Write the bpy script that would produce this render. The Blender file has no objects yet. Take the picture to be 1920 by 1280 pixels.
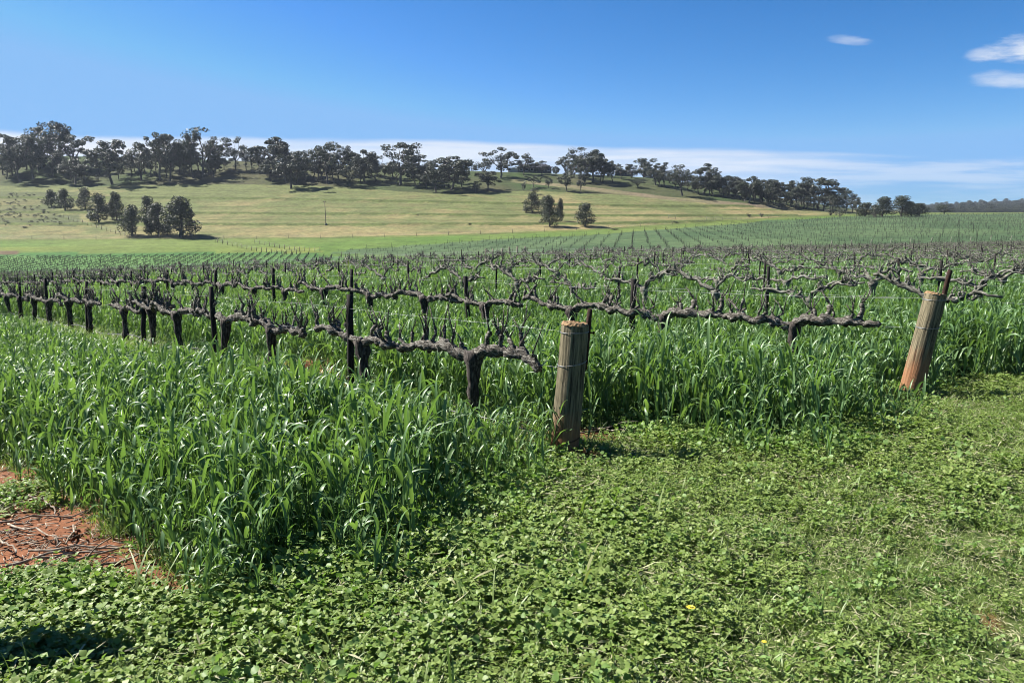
import bpy, math, random
import numpy as np
from mathutils import Vector, noise as mnoise

scene = bpy.context.scene
COL = scene.collection
R_ = np.random.default_rng(7)
random.seed(7)
PI = math.pi

# ------------------------------------------------------------------ camera model
FPX, VH, HC = 1500.0, 440.0, 1.6          # focal length (px of a 1920 frame), horizon row, eye height
PITCH = math.atan((640.0 - VH) / FPX)
CP, SP = math.cos(PITCH), math.sin(PITCH)

def ray(u, v):
    k = (640.0 - v) / FPX
    den = CP + SP * k
    return ((u - 960.0) / FPX / den, (-SP + CP * k) / den)      # x/y, (z-HC)/y

def project(X, Y, Z):
    Y = np.maximum(Y, 1e-3)
    dz = Z - HC
    fwd = Y * CP - dz * SP
    fwd = np.maximum(fwd, 1e-3)
    up = Y * SP + dz * CP
    return 960 + FPX * X / fwd, 640 - FPX * up / fwd

# ------------------------------------------------------------------ terrain heights
A_COL = np.array([-.9, -.64, -.44, -.24, -.04, .16, .29, .427, .527, .64, .9])
NEAR_Z = [0.0, 3.0, 6.0, 12.0, 22.0, 45.0, 80.0]
NEAR_H = np.array([
    [0, 0, 0, 0, 0, 0, 0, 0, 0, 0, 0],
    [-.06, -.04, -.03, 0, 0, 0, .01, .02, .03, .04, .06],
    [-.15, -.10, -.06, -.02, 0, .02, .06, .10, .12, .14, .2],
    [-.45, -.30, -.17, -.05, 0, .05, .09, .12, .14, .15, .2],
    [-1.0, -.65, -.35, -.12, 0, .05, .08, .10, .11, .12, .12],
    [-2.2, -1.6, -1.0, -.55, -.2, 0, .03, .05, .08, .1, .1],
    [-3.5, -2.9, -2.3, -1.8, -1.0, -.5, -.35, -.25, -.1, 0, 0]])
FAR = [  # (row in the frame, distance) of the lie of the land, one list per column
    [(527, 104), (538, 140), (516, 172), (482, 212), (455, 257), (400, 320), (345, 390), (290, 450)],
    [(524, 105), (535, 140), (515, 172), (482, 212), (452, 257), (400, 315), (348, 385), (287, 450)],
    [(521, 105), (531, 140), (513, 170), (480, 210), (449, 257), (400, 310), (348, 375), (293, 440)],
    [(514, 107), (522, 138), (507, 165), (476, 206), (447, 253), (400, 305), (352, 365), (304, 430)],
    [(503, 112), (508, 135), (497, 156), (472, 186), (441, 250), (400, 300), (360, 352), (319, 420)],
    [(489, 116), (482, 126), (473, 138), (464, 150), (431, 260), (395, 312), (362, 355), (329, 420)],
    [(480, 119), (470, 132), (460, 146), (453, 160), (421, 285), (400, 322), (380, 350), (357, 410)],
    [(468, 123), (460, 138), (450, 156), (440, 175), (404, 330), (400, 362), (397, 400), (394, 450)],
    [(465, 125), (455, 144), (443, 170), (430, 200), (404, 380), (402, 420), (400, 470), (399, 520)],
    [(462, 125), (453, 144), (441, 170), (428, 200), (401, 400), (400, 450), (399, 500), (398, 600)],
    [(460, 125), (452, 144), (441, 170), (428, 200), (401, 400), (400, 450), (399, 500), (398, 600)]]
def _slope(v):
    return ray(960, v)[1]
kz, kh = [], []
for ci in range(len(A_COL)):
    zz, hh = list(NEAR_Z), list(NEAR_H[:, ci])
    for (v, Z) in FAR[ci]:
        zz.append(Z); hh.append(HC + _slope(v) * Z)
    zr, hr = zz[-1], hh[-1]
    a = A_COL[ci]
    if a < .4:
        zz += [zr + 70, zr + 300, 1500, 5000]; hh += [hr - 3.0, hr - 28, min(hr - 30, 0), -40]
    else:
        vf = np.interp(a, [.427, .48, .527, .60, .64, .9], [397, 394, 386, 379, 377, 373])
        zz += [zr + 70, zr + 300, 1800, 5000]
        hh += [hr + 1.5, hr + 6, HC + _slope(vf) * 1800, 40]
    kz.append(zz); kh.append(hh)
kz, kh = np.array(kz), np.array(kh)
NA, NZ = 260, 900
TA = np.linspace(-.9, .9, NA)
TL = np.linspace(math.log(.8), math.log(5000), NZ)
TZ = np.exp(TL)
TAB = np.zeros((NA, NZ))
for i, a in enumerate(TA):
    z_ = np.array([np.interp(a, A_COL, kz[:, k]) for k in range(kz.shape[1])])
    h_ = np.array([np.interp(a, A_COL, kh[:, k]) for k in range(kz.shape[1])])
    TAB[i] = np.interp(TZ, z_, h_)
def _smooth(T, w, ax):
    k = np.hanning(2 * w + 3)[1:-1]; k /= k.sum()
    pad = [(0, 0), (0, 0)]; pad[ax] = (w, w)
    Tp = np.pad(T, pad, mode='edge')
    return np.apply_along_axis(lambda r: np.convolve(r, k, mode='valid'), ax, Tp)
TAB = _smooth(_smooth(TAB, 3, 1), 9, 0)
# contour banks ploughed across the paddock on the hill
BANKS = [((-400, 372), (200, 371), (480, 373), (700, 377), (1000, 383), (1200, 387)),
         ((-400, 398), (200, 399), (480, 401), (700, 402), (960, 405), (1250, 405), (1500, 405)),
         ((-400, 421), (300, 421), (600, 422), (960, 421), (1120, 420), (1290, 416))]
BANKS2 = [((-400, 386), (200, 386), (480, 388), (760, 390), (1000, 393)),
          ((-400, 410), (300, 411), (700, 413), (1000, 413))]

def hbase(X, Y):
    X = np.asarray(X, float); Y = np.asarray(Y, float)
    Yc = np.clip(Y, .8, 4999)
    a = np.clip(X / np.maximum(Yc, 3.0), -.9, .9)
    fi = np.clip((a + .9) / 1.8 * (NA - 1), 0, NA - 1.001)
    fj = np.clip((np.log(Yc) - TL[0]) / (TL[1] - TL[0]), 0, NZ - 1.001)
    i = fi.astype(int); j = fj.astype(int); di = fi - i; dj = fj - j
    return ((TAB[i, j] * (1 - dj) + TAB[i, j + 1] * dj) * (1 - di)
            + (TAB[i + 1, j] * (1 - dj) + TAB[i + 1, j + 1] * dj) * di)

def lineat(u, pts):
    p = np.array(pts, float)
    return np.interp(u, p[:, 0], p[:, 1])

def hgt(X, Y):
    X = np.asarray(X, float); Y = np.asarray(Y, float)
    z = hbase(X, Y)
    u, v = project(X, Y, z)
    far = (Y > 240) & (Y < 470)
    for bl in BANKS:
        d = (v - lineat(u, bl))
        z = z + np.where(far & (u < 1500), .7 * np.exp(-(d / 1.1) ** 2), 0)
    return z

_YS = np.exp(np.linspace(math.log(1.2), math.log(4500), 2600))
def ground_at(u, v):
    """point of the land that the frame shows at (u, v)"""
    ax, sl = ray(u, v)
    zr = HC + sl * _YS
    d = zr - hbase(ax * _YS, _YS)
    idx = np.where(d <= 0)[0]
    if len(idx) == 0:
        y = 450.0
    else:
        k = idx[0]
        if k == 0: y = _YS[0]
        else:
            d0, d1 = d[k - 1], d[k]
            y = _YS[k - 1] + (_YS[k] - _YS[k - 1]) * d0 / (d0 - d1)
    x = ax * y
    return Vector((x, y, float(hgt(np.array([x]), np.array([y]))[0])))
def gz(x, y):
    return float(hgt(np.array([x]), np.array([y]))[0])

# ------------------------------------------------------------------ helpers
class MB:
    def __init__(s): s.v = []; s.f = []; s.n = 0
    def add(s, V, F):
        V = np.asarray(V, float)
        s.v.append(V); s.f.extend([tuple(i + s.n for i in q) for q in F]); s.n += len(V)
        return s
    def merge(s, o, off=(0, 0, 0)):
        for V in [np.concatenate(o.v)] if o.v else []:
            s.v.append(V + np.array(off)); s.f.extend([tuple(i + s.n for i in q) for q in o.f]); s.n += len(V)
        return s
    def mesh(s, name, mat, smooth=True):
        me = bpy.data.meshes.new(name)
        V = np.concatenate(s.v) if s.v else np.zeros((0, 3))
        me.from_pydata(V.tolist(), [], s.f)
        if smooth and len(me.polygons):
            me.polygons.foreach_set('use_smooth', [True] * len(me.polygons))
        if mat: me.materials.append(mat)
        me.update()
        return me
    def box(s, c, d, rz=0.0):
        c = np.array(c); d = np.array(d) / 2
        V = np.array([[x, y, z] for z in (-1, 1) for y in (-1, 1) for x in (-1, 1)]) * d
        cs, sn = math.cos(rz), math.sin(rz)
        V = np.stack([V[:, 0] * cs - V[:, 1] * sn, V[:, 0] * sn + V[:, 1] * cs, V[:, 2]], 1) + c
        return s.add(V, [(0, 2, 3, 1), (4, 5, 7, 6), (0, 1, 5, 4), (2, 6, 7, 3), (0, 4, 6, 2), (1, 3, 7, 5)])

def tube(mb, P, R, n=8, rough=0.0, rng=R_, cap=True):
    P = np.asarray(P, float); R = np.asarray(R, float); m = len(P)
    T = np.gradient(P, axis=0); T /= np.linalg.norm(T, axis=1, keepdims=True) + 1e-9
    ref = np.array([0, 0, 1.0]) if abs(T[0][2]) < .9 else np.array([1.0, 0, 0])
    N = np.cross(T[0], ref); N /= np.linalg.norm(N)
    V = np.zeros((m, n, 3)); side = rng.normal(0, 1, n)
    ang = np.arange(n) / n * 2 * PI
    for i in range(m):
        N = N - T[i] * N.dot(T[i]); N /= np.linalg.norm(N) + 1e-9
        B = np.cross(T[i], N)
        r = R[i] * (1 + rough * (.85 * side + .35 * rng.normal(0, 1, n)))
        V[i] = P[i] + np.outer(np.cos(ang) * r, N) + np.outer(np.sin(ang) * r, B)
        side = .88 * side + .47 * rng.normal(0, 1, n)
    F = []
    for i in range(m - 1):
        for j in range(n):
            k = (j + 1) % n
            F.append((i * n + j, i * n + k, (i + 1) * n + k, (i + 1) * n + j))
    if cap:
        F.append(tuple(range(n - 1, -1, -1))); F.append(tuple((m - 1) * n + j for j in range(n)))
    mb.add(V.reshape(-1, 3), F)
    return mb

def ob(name, me, parent=None, loc=None, rot=None, scl=None):
    o = bpy.data.objects.new(name, me); COL.objects.link(o)
    if parent: o.parent = parent
    if loc is not None: o.location = loc
    if rot is not None: o.rotation_euler = rot
    if scl is not None: o.scale = scl
    return o
def tag(o, label=None, cat=None, group=None, kind=None):
    if label: o['label'] = label
    if cat: o['category'] = cat
    if group: o['group'] = group
    if kind: o['kind'] = kind
    return o

# ------------------------------------------------------------------ materials
def new_mat(name):
    m = bpy.data.materials.new(name); m.use_nodes = True
    nt = m.node_tree; nt.nodes.clear()
    return m, nt, nt.nodes, nt.links
def nd(nt, t, **kw):
    n = nt.nodes.new(t)
    for k, v in kw.items(): setattr(n, k, v)
    return n

ALB = .64
def A3(c): return tuple(q * ALB for q in c)
def leaf_mat(name, c1, c2, c3=None, trans=.3, rough=.45, spec=.5, tcol=None, noise_scale=0.0):
    c1, c2 = A3(c1), A3(c2); c3 = A3(c3) if c3 else None
    """leaf: colour varies from plant to plant, light passes through the blade"""
    m, nt, N, L = new_mat(name)
    out = nd(nt, 'ShaderNodeOutputMaterial')
    oi = nd(nt, 'ShaderNodeObjectInfo')
    rp = nd(nt, 'ShaderNodeValToRGB')
    rp.color_ramp.elements[0].color = (*c1, 1); rp.color_ramp.elements[1].color = (*c2, 1)
    if c3:
        e = rp.color_ramp.elements.new(.9); e.color = (*c2, 1)
        rp.color_ramp.elements[2].color = (*c3, 1)
    geo = nd(nt, 'ShaderNodeNewGeometry')
    mx = nd(nt, 'ShaderNodeMath', operation='ADD')
    m2 = nd(nt, 'ShaderNodeMath', operation='MULTIPLY'); m2.inputs[1].default_value = .55
    m3 = nd(nt, 'ShaderNodeMath', operation='MULTIPLY'); m3.inputs[1].default_value = .45
    L.new(oi.outputs['Random'], m2.inputs[0]); L.new(geo.outputs['Random Per Island'], m3.inputs[0])
    L.new(m2.outputs[0], mx.inputs[0]); L.new(m3.outputs[0], mx.inputs[1])
    L.new(mx.outputs[0], rp.inputs['Fac'])
    p = nd(nt, 'ShaderNodeBsdfPrincipled')
    p.inputs['Roughness'].default_value = rough
    p.inputs['Specular IOR Level'].default_value = spec
    L.new(rp.outputs['Color'], p.inputs['Base Color'])
    t = nd(nt, 'ShaderNodeBsdfTranslucent')
    hs = nd(nt, 'ShaderNodeMixRGB', blend_type='MULTIPLY'); hs.inputs['Fac'].default_value = 1
    L.new(rp.outputs['Color'], hs.inputs['Color1']); hs.inputs['Color2'].default_value = (*(tcol or (1.5, 1.7, .8)), 1)
    L.new(hs.outputs['Color'], t.inputs['Color'])
    ms = nd(nt, 'ShaderNodeMixShader'); ms.inputs['Fac'].default_value = trans
    L.new(p.outputs[0], ms.inputs[1]); L.new(t.outputs[0], ms.inputs[2])
    L.new(ms.outputs[0], out.inputs['Surface'])
    return m

def bark_mat(name, c1, c2, c3, scale=(30, 30, 5), rough=.9, bump=.5, dist=.01):
    c1, c2, c3 = A3(c1), A3(c2), A3(c3)
    m, nt, N, L = new_mat(name)
    out = nd(nt, 'ShaderNodeOutputMaterial'); p = nd(nt, 'ShaderNodeBsdfPrincipled')
    p.inputs['Roughness'].default_value = rough; p.inputs['Specular IOR Level'].default_value = .2
    tc = nd(nt, 'ShaderNodeTexCoord'); mp = nd(nt, 'ShaderNodeMapping')
    mp.inputs['Scale'].default_value = scale
    L.new(tc.outputs['Object'], mp.inputs['Vector'])
    n1 = nd(nt, 'ShaderNodeTexNoise'); n1.inputs['Scale'].default_value = 1.0; n1.inputs['Detail'].default_value = 6
    n1.inputs['Roughness'].default_value = .65
    L.new(mp.outputs[0], n1.inputs['Vector'])
    rp = nd(nt, 'ShaderNodeValToRGB'); e = rp.color_ramp.elements
    e[0].position = .36; e[0].color = (*c1, 1); e[1].position = .68; e[1].color = (*c3, 1)
    k = e.new(.5); k.color = (*c2, 1)
    L.new(n1.outputs['Fac'], rp.inputs['Fac']); L.new(rp.outputs['Color'], p.inputs['Base Color'])
    b = nd(nt, 'ShaderNodeBump'); b.inputs['Strength'].default_value = bump; b.inputs['Distance'].default_value = dist
    L.new(n1.outputs['Fac'], b.inputs['Height']); L.new(b.outputs[0], p.inputs['Normal'])
    L.new(p.outputs[0], out.inputs['Surface'])
    return m

def plain_mat(name, col, rough=.6, metal=0.0, var=.15, scale=8):
    col = A3(col)
    m, nt, N, L = new_mat(name)
    out = nd(nt, 'ShaderNodeOutputMaterial'); p = nd(nt, 'ShaderNodeBsdfPrincipled')
    p.inputs['Roughness'].default_value = rough; p.inputs['Metallic'].default_value = metal
    tc = nd(nt, 'ShaderNodeTexCoord'); n1 = nd(nt, 'ShaderNodeTexNoise'); n1.inputs['Scale'].default_value = scale
    n1.inputs['Detail'].default_value = 4
    L.new(tc.outputs['Object'], n1.inputs['Vector'])
    rp = nd(nt, 'ShaderNodeValToRGB'); e = rp.color_ramp.elements
    e[0].position = .3; e[1].position = .7
    e[0].color = tuple(c * (1 - var) for c in col) + (1,); e[1].color = tuple(min(1, c * (1 + var)) for c in col) + (1,)
    L.new(n1.outputs['Fac'], rp.inputs['Fac']); L.new(rp.outputs['Color'], p.inputs['Base Color'])
    L.new(p.outputs[0], out.inputs['Surface'])
    return m

M = {}
M['wheat'] = leaf_mat('wheat_leaf', (.10, .205, .070), (.19, .32, .12), (.31, .40, .17), trans=.34, rough=.42, spec=.38, tcol=(1.5, 1.5, .6))
M['wheat_dry'] = leaf_mat('wheat_stem', (.05, .14, .03), (.13, .20, .05), trans=.15)
M['wheatfar'] = leaf_mat('wheat_far_leaf', (.085, .175, .042), (.15, .27, .072), trans=.32, rough=.48, spec=.5, tcol=(1.5, 1.5, .7))
M['mallow'] = leaf_mat('mallow_leaf', (.125, .235, .05), (.25, .37, .12), (.38, .47, .24), trans=.28, rough=.5, spec=.22)
M['clover'] = leaf_mat('clover_leaf', (.14, .235, .045), (.28, .36, .105), (.45, .49, .23), trans=.28, rough=.5, spec=.25)
M['tuft'] = leaf_mat('low_grass', (.12, .22, .035), (.26, .34, .09), (.50, .50, .24), trans=.3, rough=.5)
M['dry'] = leaf_mat('dry_clipping', (.24, .25, .11), (.42, .40, .24), (.6, .56, .42), trans=.15, rough=.7)
M['gum'] = leaf_mat('gum_leaf', (.030, .040, .022), (.060, .075, .040), (.085, .095, .055), trans=.15, rough=.5, tcol=(1.2, 1.3, .8))
M['oak'] = leaf_mat('she_oak_leaf', (.030, .042, .018), (.060, .075, .032), (.10, .11, .055), trans=.12, rough=.6, tcol=(1.2, 1.3, .8))
M['scrub'] = leaf_mat('scrub_leaf', (.035, .045, .025), (.07, .08, .045), (.10, .10, .06), trans=.1, rough=.6)
M['vinebark'] = bark_mat('vine_bark', (.008, .007, .006), (.10, .090, .074), (.42, .40, .35), scale=(9, 85, 85), bump=1.0, dist=.014)
M['trunkbark'] = bark_mat('vine_trunk_bark', (.010, .008, .008), (.055, .046, .040), (.20, .175, .15), scale=(60, 60, 11), bump=1.0, dist=.014)
M['farvine'] = bark_mat('far_vine_bark', (.04, .055, .036), (.075, .095, .062), (.14, .16, .11), scale=(6, 6, 6))
M['soil'] = bark_mat('red_soil', (.13, .05, .026), (.22, .095, .05), (.32, .15, .085), scale=(20, 20, 20), bump=.6)
M['valleyvine'] = bark_mat('valley_vine_bark', (.03, .04, .025), (.05, .065, .04), (.09, .10, .07), scale=(6, 6, 6))
M['vinefar'] = bark_mat('back_row_bark', (.03, .028, .023), (.15, .145, .118), (.40, .395, .335), scale=(9, 40, 40), bump=.8, dist=.01)
M['gumbark'] = bark_mat('gum_bark', (.05, .042, .036), (.12, .105, .09), (.26, .235, .2), scale=(1.2, 1.2, .25), bump=.4, dist=.05)
M['post'] = bark_mat('treated_pine', (.024, .021, .013), (.17, .145, .09), (.33, .28, .175), scale=(52, 52, 2.6), bump=1.0, dist=.012)
M['posttop'] = bark_mat('sawn_end_grain', (.13, .075, .035), (.30, .19, .10), (.42, .29, .16), scale=(30, 30, 30), bump=.6, dist=.006)
M['palepost'] = bark_mat('pale_post', (.12, .12, .09), (.26, .26, .2), (.38, .37, .3), scale=(30, 30, 3))
M['stake'] = bark_mat('dark_stake', (.008, .007, .007), (.022, .019, .018), (.06, .05, .045), scale=(50, 50, 5), bump=.5, dist=.004)
M['rust'] = bark_mat('rusty_steel', (.015, .008, .006), (.04, .02, .014), (.08, .04, .025), scale=(40, 40, 20))
M['wire'] = plain_mat('galvanised_wire', (.33, .34, .35), rough=.5, metal=.6)
M['hose'] = plain_mat('grey_poly_hose', (.05, .05, .05), rough=.5)
M['cane'] = bark_mat('pruned_cane', (.12, .09, .07), (.32, .26, .20), (.55, .49, .41), scale=(20, 20, 20), bump=.3)
M['yellow'] = plain_mat('yellow_petal', (.8, .66, .05), rough=.6)
M['housewall'] = plain_mat('cream_render', (.55, .53, .47), rough=.8)
M['houseroof'] = plain_mat('dark_roof_sheet', (.055, .055, .06), rough=.5)
M['shedwall_and_shade'] = plain_mat('grey_green_sheet_and_shade', (.07, .08, .075), rough=.6)  # shed sheeting, also the painted-in shade of the farmhouse front
M['pane'] = plain_mat('window_glass', (.03, .035, .045), rough=.1)
M['white'] = plain_mat('white_paint', (.7, .7, .68), rough=.5)
M['polewood'] = plain_mat('weathered_pole', (.23, .19, .14), rough=.9)

def stain(m):
    nt = m.node_tree; L = nt.links
    p = [n for n in nt.nodes if n.type == 'BSDF_PRINCIPLED'][0]; src = p.inputs['Base Color'].links[0].from_socket
    tc = nd(nt, 'ShaderNodeTexCoord'); sx = nd(nt, 'ShaderNodeSeparateXYZ'); L.new(tc.outputs['Object'], sx.inputs[0])
    nz = nd(nt, 'ShaderNodeTexNoise'); nz.inputs['Scale'].default_value = 9; L.new(tc.outputs['Object'], nz.inputs['Vector'])
    ad = nd(nt, 'ShaderNodeMath', operation='MULTIPLY_ADD'); ad.inputs[1].default_value = .35; L.new(nz.outputs['Fac'], ad.inputs[0]); L.new(sx.outputs[2], ad.inputs[2])
    mr = nd(nt, 'ShaderNodeMapRange'); mr.inputs[1].default_value = .24; mr.inputs[2].default_value = .52; mr.inputs[3].default_value = .75; mr.inputs[4].default_value = 0
    L.new(ad.outputs[0], mr.inputs[0])
    mx = nd(nt, 'ShaderNodeMixRGB'); L.new(mr.outputs[0], mx.inputs['Fac']); L.new(src, mx.inputs['Color1']); mx.inputs['Color2'].default_value = (.23, .105, .05, 1)
    L.new(mx.outputs[0], p.inputs['Base Color'])
stain(M['post'])

# ------------------------------------------------------------------ vineyard layout
ROW_A = math.atan(1340 / FPX)                                  # rows run forward and to the left
DIR = np.array([-math.sin(ROW_A), math.cos(ROW_A)])            # along the rows
PER = np.array([math.cos(ROW_A), math.sin(ROW_A)])             # across the rows
ROT_ROW = math.atan2(DIR[1], DIR[0])
PA = np.array([.385, 5.62]); PB = np.array([3.62, 7.2])        # the two thick end posts
P0 = np.array([-2.36, 2.70])                                   # end post of the row left of the frame
def par(x, y): return x * DIR[0] + y * DIR[1]
def per(x, y): return x * PER[0] + y * PER[1]
pA, pB, p0 = PA @ PER, PB @ PER, P0 @ PER
tA, tB, t0 = PA @ DIR, PB @ DIR, P0 @ DIR
SP_ROW = pB - pA
def row_p(k): return pA + (k - 1) * SP_ROW if k >= 1 else p0
def row_t(k):
    if k == 0: return t0
    return tA + (k - 1) * (tB - tA)
L1 = [(-400, 526), (0, 523), (300, 520), (500, 516), (640, 511), (800, 506), (900, 502), (1000, 497), (1200, 488), (1500, 475), (1920, 462), (2600, 458)]
L2 = [(-400, 483), (0, 483), (300, 480), (560, 475), (650, 483), (900, 490), (1000, 487), (1100, 482)]
L3 = [(-400, 453), (0, 452), (300, 450), (600, 448), (900, 441), (1100, 433), (1300, 420), (1500, 408), (1620, 402), (2600, 396)]
L3B = [(560, 474), (640, 470), (900, 451), (1100, 441), (1300, 426), (1500, 411), (1620, 404), (1920, 400.5), (2600, 399)]
L4 = [(-400, 352), (0, 351), (200, 351), (400, 347), (600, 351), (850, 367), (1000, 359), (1100, 365), (1300, 374), (1450, 391), (1550, 397), (2600, 396)]

# wheat edges traced on the land
STRIP0_EDGE = [ground_at(u, v) for u, v in [(-160, 800), (0, 872), (60, 908), (120, 950), (200, 1000), (270, 1050), (330, 1085), (420, 1118)]]
FRONT0 = [ground_at(u, v) for u, v in [(420, 1118), (520, 1095), (640, 1065), (750, 1030), (830, 965), (890, 905), (960, 880), (1025, 850)]]
FRONT1 = [ground_at(u, v) for u, v in [(1085, 800), (1180, 812), (1330, 825), (1480, 845), (1560, 818), (1620, 775), (1690, 728)]]
def in_poly(x, y, poly):
    poly = np.array(poly); n = len(poly); c = np.zeros(len(x), bool); j = n - 1
    for i in range(n):
        xi, yi = poly[i]; xj, yj = poly[j]
        cond = ((yi > y) != (yj > y)) & (x < (xj - xi) * (y - yi) / (yj - yi + 1e-12) + xi)
        c ^= cond; j = i
    return c
BARE = [(q.x, q.y) for q in [ground_at(u, v) for u, v in [(-330, 770), (-60, 835), (20, 876), (70, 908), (125, 950), (205, 1000), (275, 1048), (335, 1085), (410, 1122), (350, 1132), (250, 1116), (170, 1082), (60, 1078), (-20, 1120), (-90, 1130), (-330, 1080)]]]
def xy(l): return [(q.x, q.y) for q in l]
_s0far = P0 + PER * .8 + DIR * 90
POLY0 = xy(STRIP0_EDGE[1:]) + xy(FRONT0[1:]) + [tuple(PA - PER * .34 + DIR * .15), tuple(PA - PER * .34 + DIR * 90)] + \
        [(STRIP0_EDGE[0].x + DIR[0] * 90, STRIP0_EDGE[0].y + DIR[1] * 90)] + [xy(STRIP0_EDGE)[0]]
POLY1 = xy(FRONT1) + [tuple(PB - PER * .22 + DIR * .1), tuple(PB - PER * .22 + DIR * 140), tuple(PA + PER * .42 + DIR * 140), tuple(PA + PER * .42 + DIR * .6)]
def wheat_mask(x, y):
    p, t = per(x, y), par(x, y)
    m = in_poly(x, y, POLY0) & ~((np.abs(p - pA) < .55) & (t > tA + 2.9)) | in_poly(x, y, POLY1)
    k = np.floor((p - pA) / SP_ROW) + 1
    dp = np.abs(p - pA - np.round((p - pA) / SP_ROW) * SP_ROW)
    front = tB + (p - pB) / SP_ROW * (tB - tA)
    m |= (k >= 2) & (dp > .18) & (t > front + .05 + .2 * np.sin(p * 3.1))
    # left of the first strip: next mid-row strip beyond the row outside the frame
    return m
def wheat_zone(x, y):   # any mid-row or vine row of the near block
    p, t = per(x, y), par(x, y)
    front = tB + (p - pB) / SP_ROW * (tB - tA)
    return in_poly(x, y, POLY0) | in_poly(x, y, POLY1) | ((p > pA - .5) & (t > front))

def fbm(x, y, s, seed=0.0, octv=3):
    return np.array([mnoise.fractal(Vector((a * s, b * s, seed)), 1.0, 2.0, octv) for a, b in zip(x, y)])

# ------------------------------------------------------------------ ground sheet
def build_ground():
    ys = [-60, -30, -15, -8, -4, -2, -1, 0, .6]
    y = 1.0
    while y < 20: ys.append(y); y += .16 if y < 9 else .3
    while y < 240: ys.append(y); y *= 1.022
    y = 240
    while y < 470: ys.append(y); y += .9
    while y < 5200: ys.append(y); y *= 1.05
    ys = np.array(ys)
    s1 = np.linspace(-.82, .82, 330)
    s = np.concatenate([-np.geomspace(6, .86, 18), s1, np.geomspace(.86, 6, 18)])
    W = np.sqrt(np.maximum(ys, 0) ** 2 + 16) ; W = np.where(ys > 4, ys + 16 / (ys + 4) - .0, W)
    X = np.outer(W, s); Y = np.repeat(ys[:, None], len(s), 1)
    Z = hgt(X.ravel(), Y.ravel()).reshape(X.shape)
    x, yv, z = X.ravel(), Y.ravel(), Z.ravel()
    # small unevenness close by
    near = yv < 30
    nz = np.zeros(len(x)); nz[near] = fbm(x[near], yv[near], 1.3, 3.3) * .022
    z = z + nz
    V = np.stack([x, yv, z], 1)
    nr, nc = X.shape
    idx = np.arange(nr * nc).reshape(nr, nc)
    F = np.stack([idx[:-1, :-1], idx[:-1, 1:], idx[1:, 1:], idx[1:, :-1]], -1).reshape(-1, 4)
    me = bpy.data.meshes.new('ground')
    me.from_pydata(V.tolist(), [], F.tolist())
    me.polygons.foreach_set('use_smooth', [True] * len(me.polygons))
    # what grows or lies where
    u, v = project(x, yv, hbase(x, yv))
    j1 = fbm(x, yv, .035, 1.0); j2 = fbm(x, yv, .13, 9.0); j3 = fbm(x, yv * .35, .02, 4.0)
    C = np.zeros((len(x), 3))
    def put(mask, col):
        C[mask] = np.asarray(col) if np.ndim(col) == 1 else np.asarray(col)[mask]
    def mix(c1, c2, t):
        t = np.clip(t, 0, 1)[:, None]; return np.array(c1) * (1 - t) + np.array(c2) * t
    far = yv > 95
    soil = np.array([.215, .092, .048])
    put(~far, mix((.09, .13, .035), (.13, .17, .05), .5 + j2))
    wz = wheat_zone(x, yv) & ~far
    put(wz, mix((.035, .075, .02), (.055, .115, .028), .5 + j2))
    far40 = wz & (yv > 30)
    put(far40, mix((.05, .13, .028), (.08, .19, .04), .5 + j2))
    # red soil: strip under the vines at the left edge and around the first post
    dp0 = per(x, yv) - (p0 + .62)
    q = np.array([ground_at(a, b)[:2] for a, b in [(30, 1000), (130, 1050), (210, 1090), (20, 900), (70, 960), (1100, 812), (1150, 822), (1010, 812), (960, 800), (620, 712), (560, 690), (1868, 1172), (1890, 1045), (300, 1120), (1500, 905)]])
    qr = np.array([.5, .5, .4, .6, .5, .28, .2, .2, .25, .5, .6, .1, .09, .25, .06])
    rs = np.zeros(len(x))
    for (qx, qy), r in zip(q, qr):
        rs = np.maximum(rs, 1.3 - ((x - qx) ** 2 + (yv - qy) ** 2) ** .5 / r)
    strip1 = np.exp(-((per(x, yv) - pA) / .33) ** 2) * (par(x, yv) > tA - .25) * (yv < 16)
    rs = np.maximum(rs, np.maximum(np.where(in_poly(x, yv, BARE), 1.4, 0), strip1 * 1.2)) + .45 * j2
    t = np.clip((rs - .35) * 2.2, 0, 1)[:, None]; t[~near] = 0
    C = C * (1 - t) + soil * (1 + .25 * j2[:, None]) * t
    # beyond the near block
    vj = v + j1 * 1.2
    block2 = far & (vj > lineat(u, L2)) & (u < 1000) & (yv > 128)
    put(far, (.06, .12, .035))
    put(block2, mix((.065, .145, .04), (.10, .19, .055), .5 + j1))
    put(far & (vj >= lineat(u, L1)) & (yv < 130), mix((.05, .13, .028), (.08, .19, .04), .5 + j2))
    b3 = far & (vj < lineat(u, L1) + 3) & (vj > lineat(u, L3B)) & (u > 600) & ~((u < 1000) & (vj > lineat(u, L2) - 7))
    lane = far & (vj < lineat(u, L1) + 2) & (vj > lineat(u, L3)) & ~b3 & ~block2
    put(lane, mix((.085, .15, .03), (.14, .18, .05), .5 + j3 + .3 * j1))
    put(lane & (u + 130 * j1 < 560) & (vj > 463) & (vj < 474), mix((.155, .185, .04), (.115, .16, .038), .5 + j3))
    put(lane & (u < 600) & (vj >= 474), (.05, .13, .03))
    put(far & (np.abs(u - 10) < 28) & (np.abs(v - 473) < 3.2), (.12, .08, .05))
    put(b3, mix((.055, .095, .042), (.085, .13, .058), .5 + j1 + .4 * j2))
    pad = far & (vj <= lineat(u, L3)) & (vj > lineat(u, L4) - 2)
    # straw paddock, greener in hollows and higher up
    up = np.clip((lineat(u, L3) - v) / 95, 0, 1)
    g = .40 + .6 * j3 + .6 * j1 + .5 * j2 + .62 * up + .35 * np.clip((300 - u) / 400, 0, 1)
    put(pad, mix((.25, .21, .10), (.125, .145, .055), g))
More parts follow.
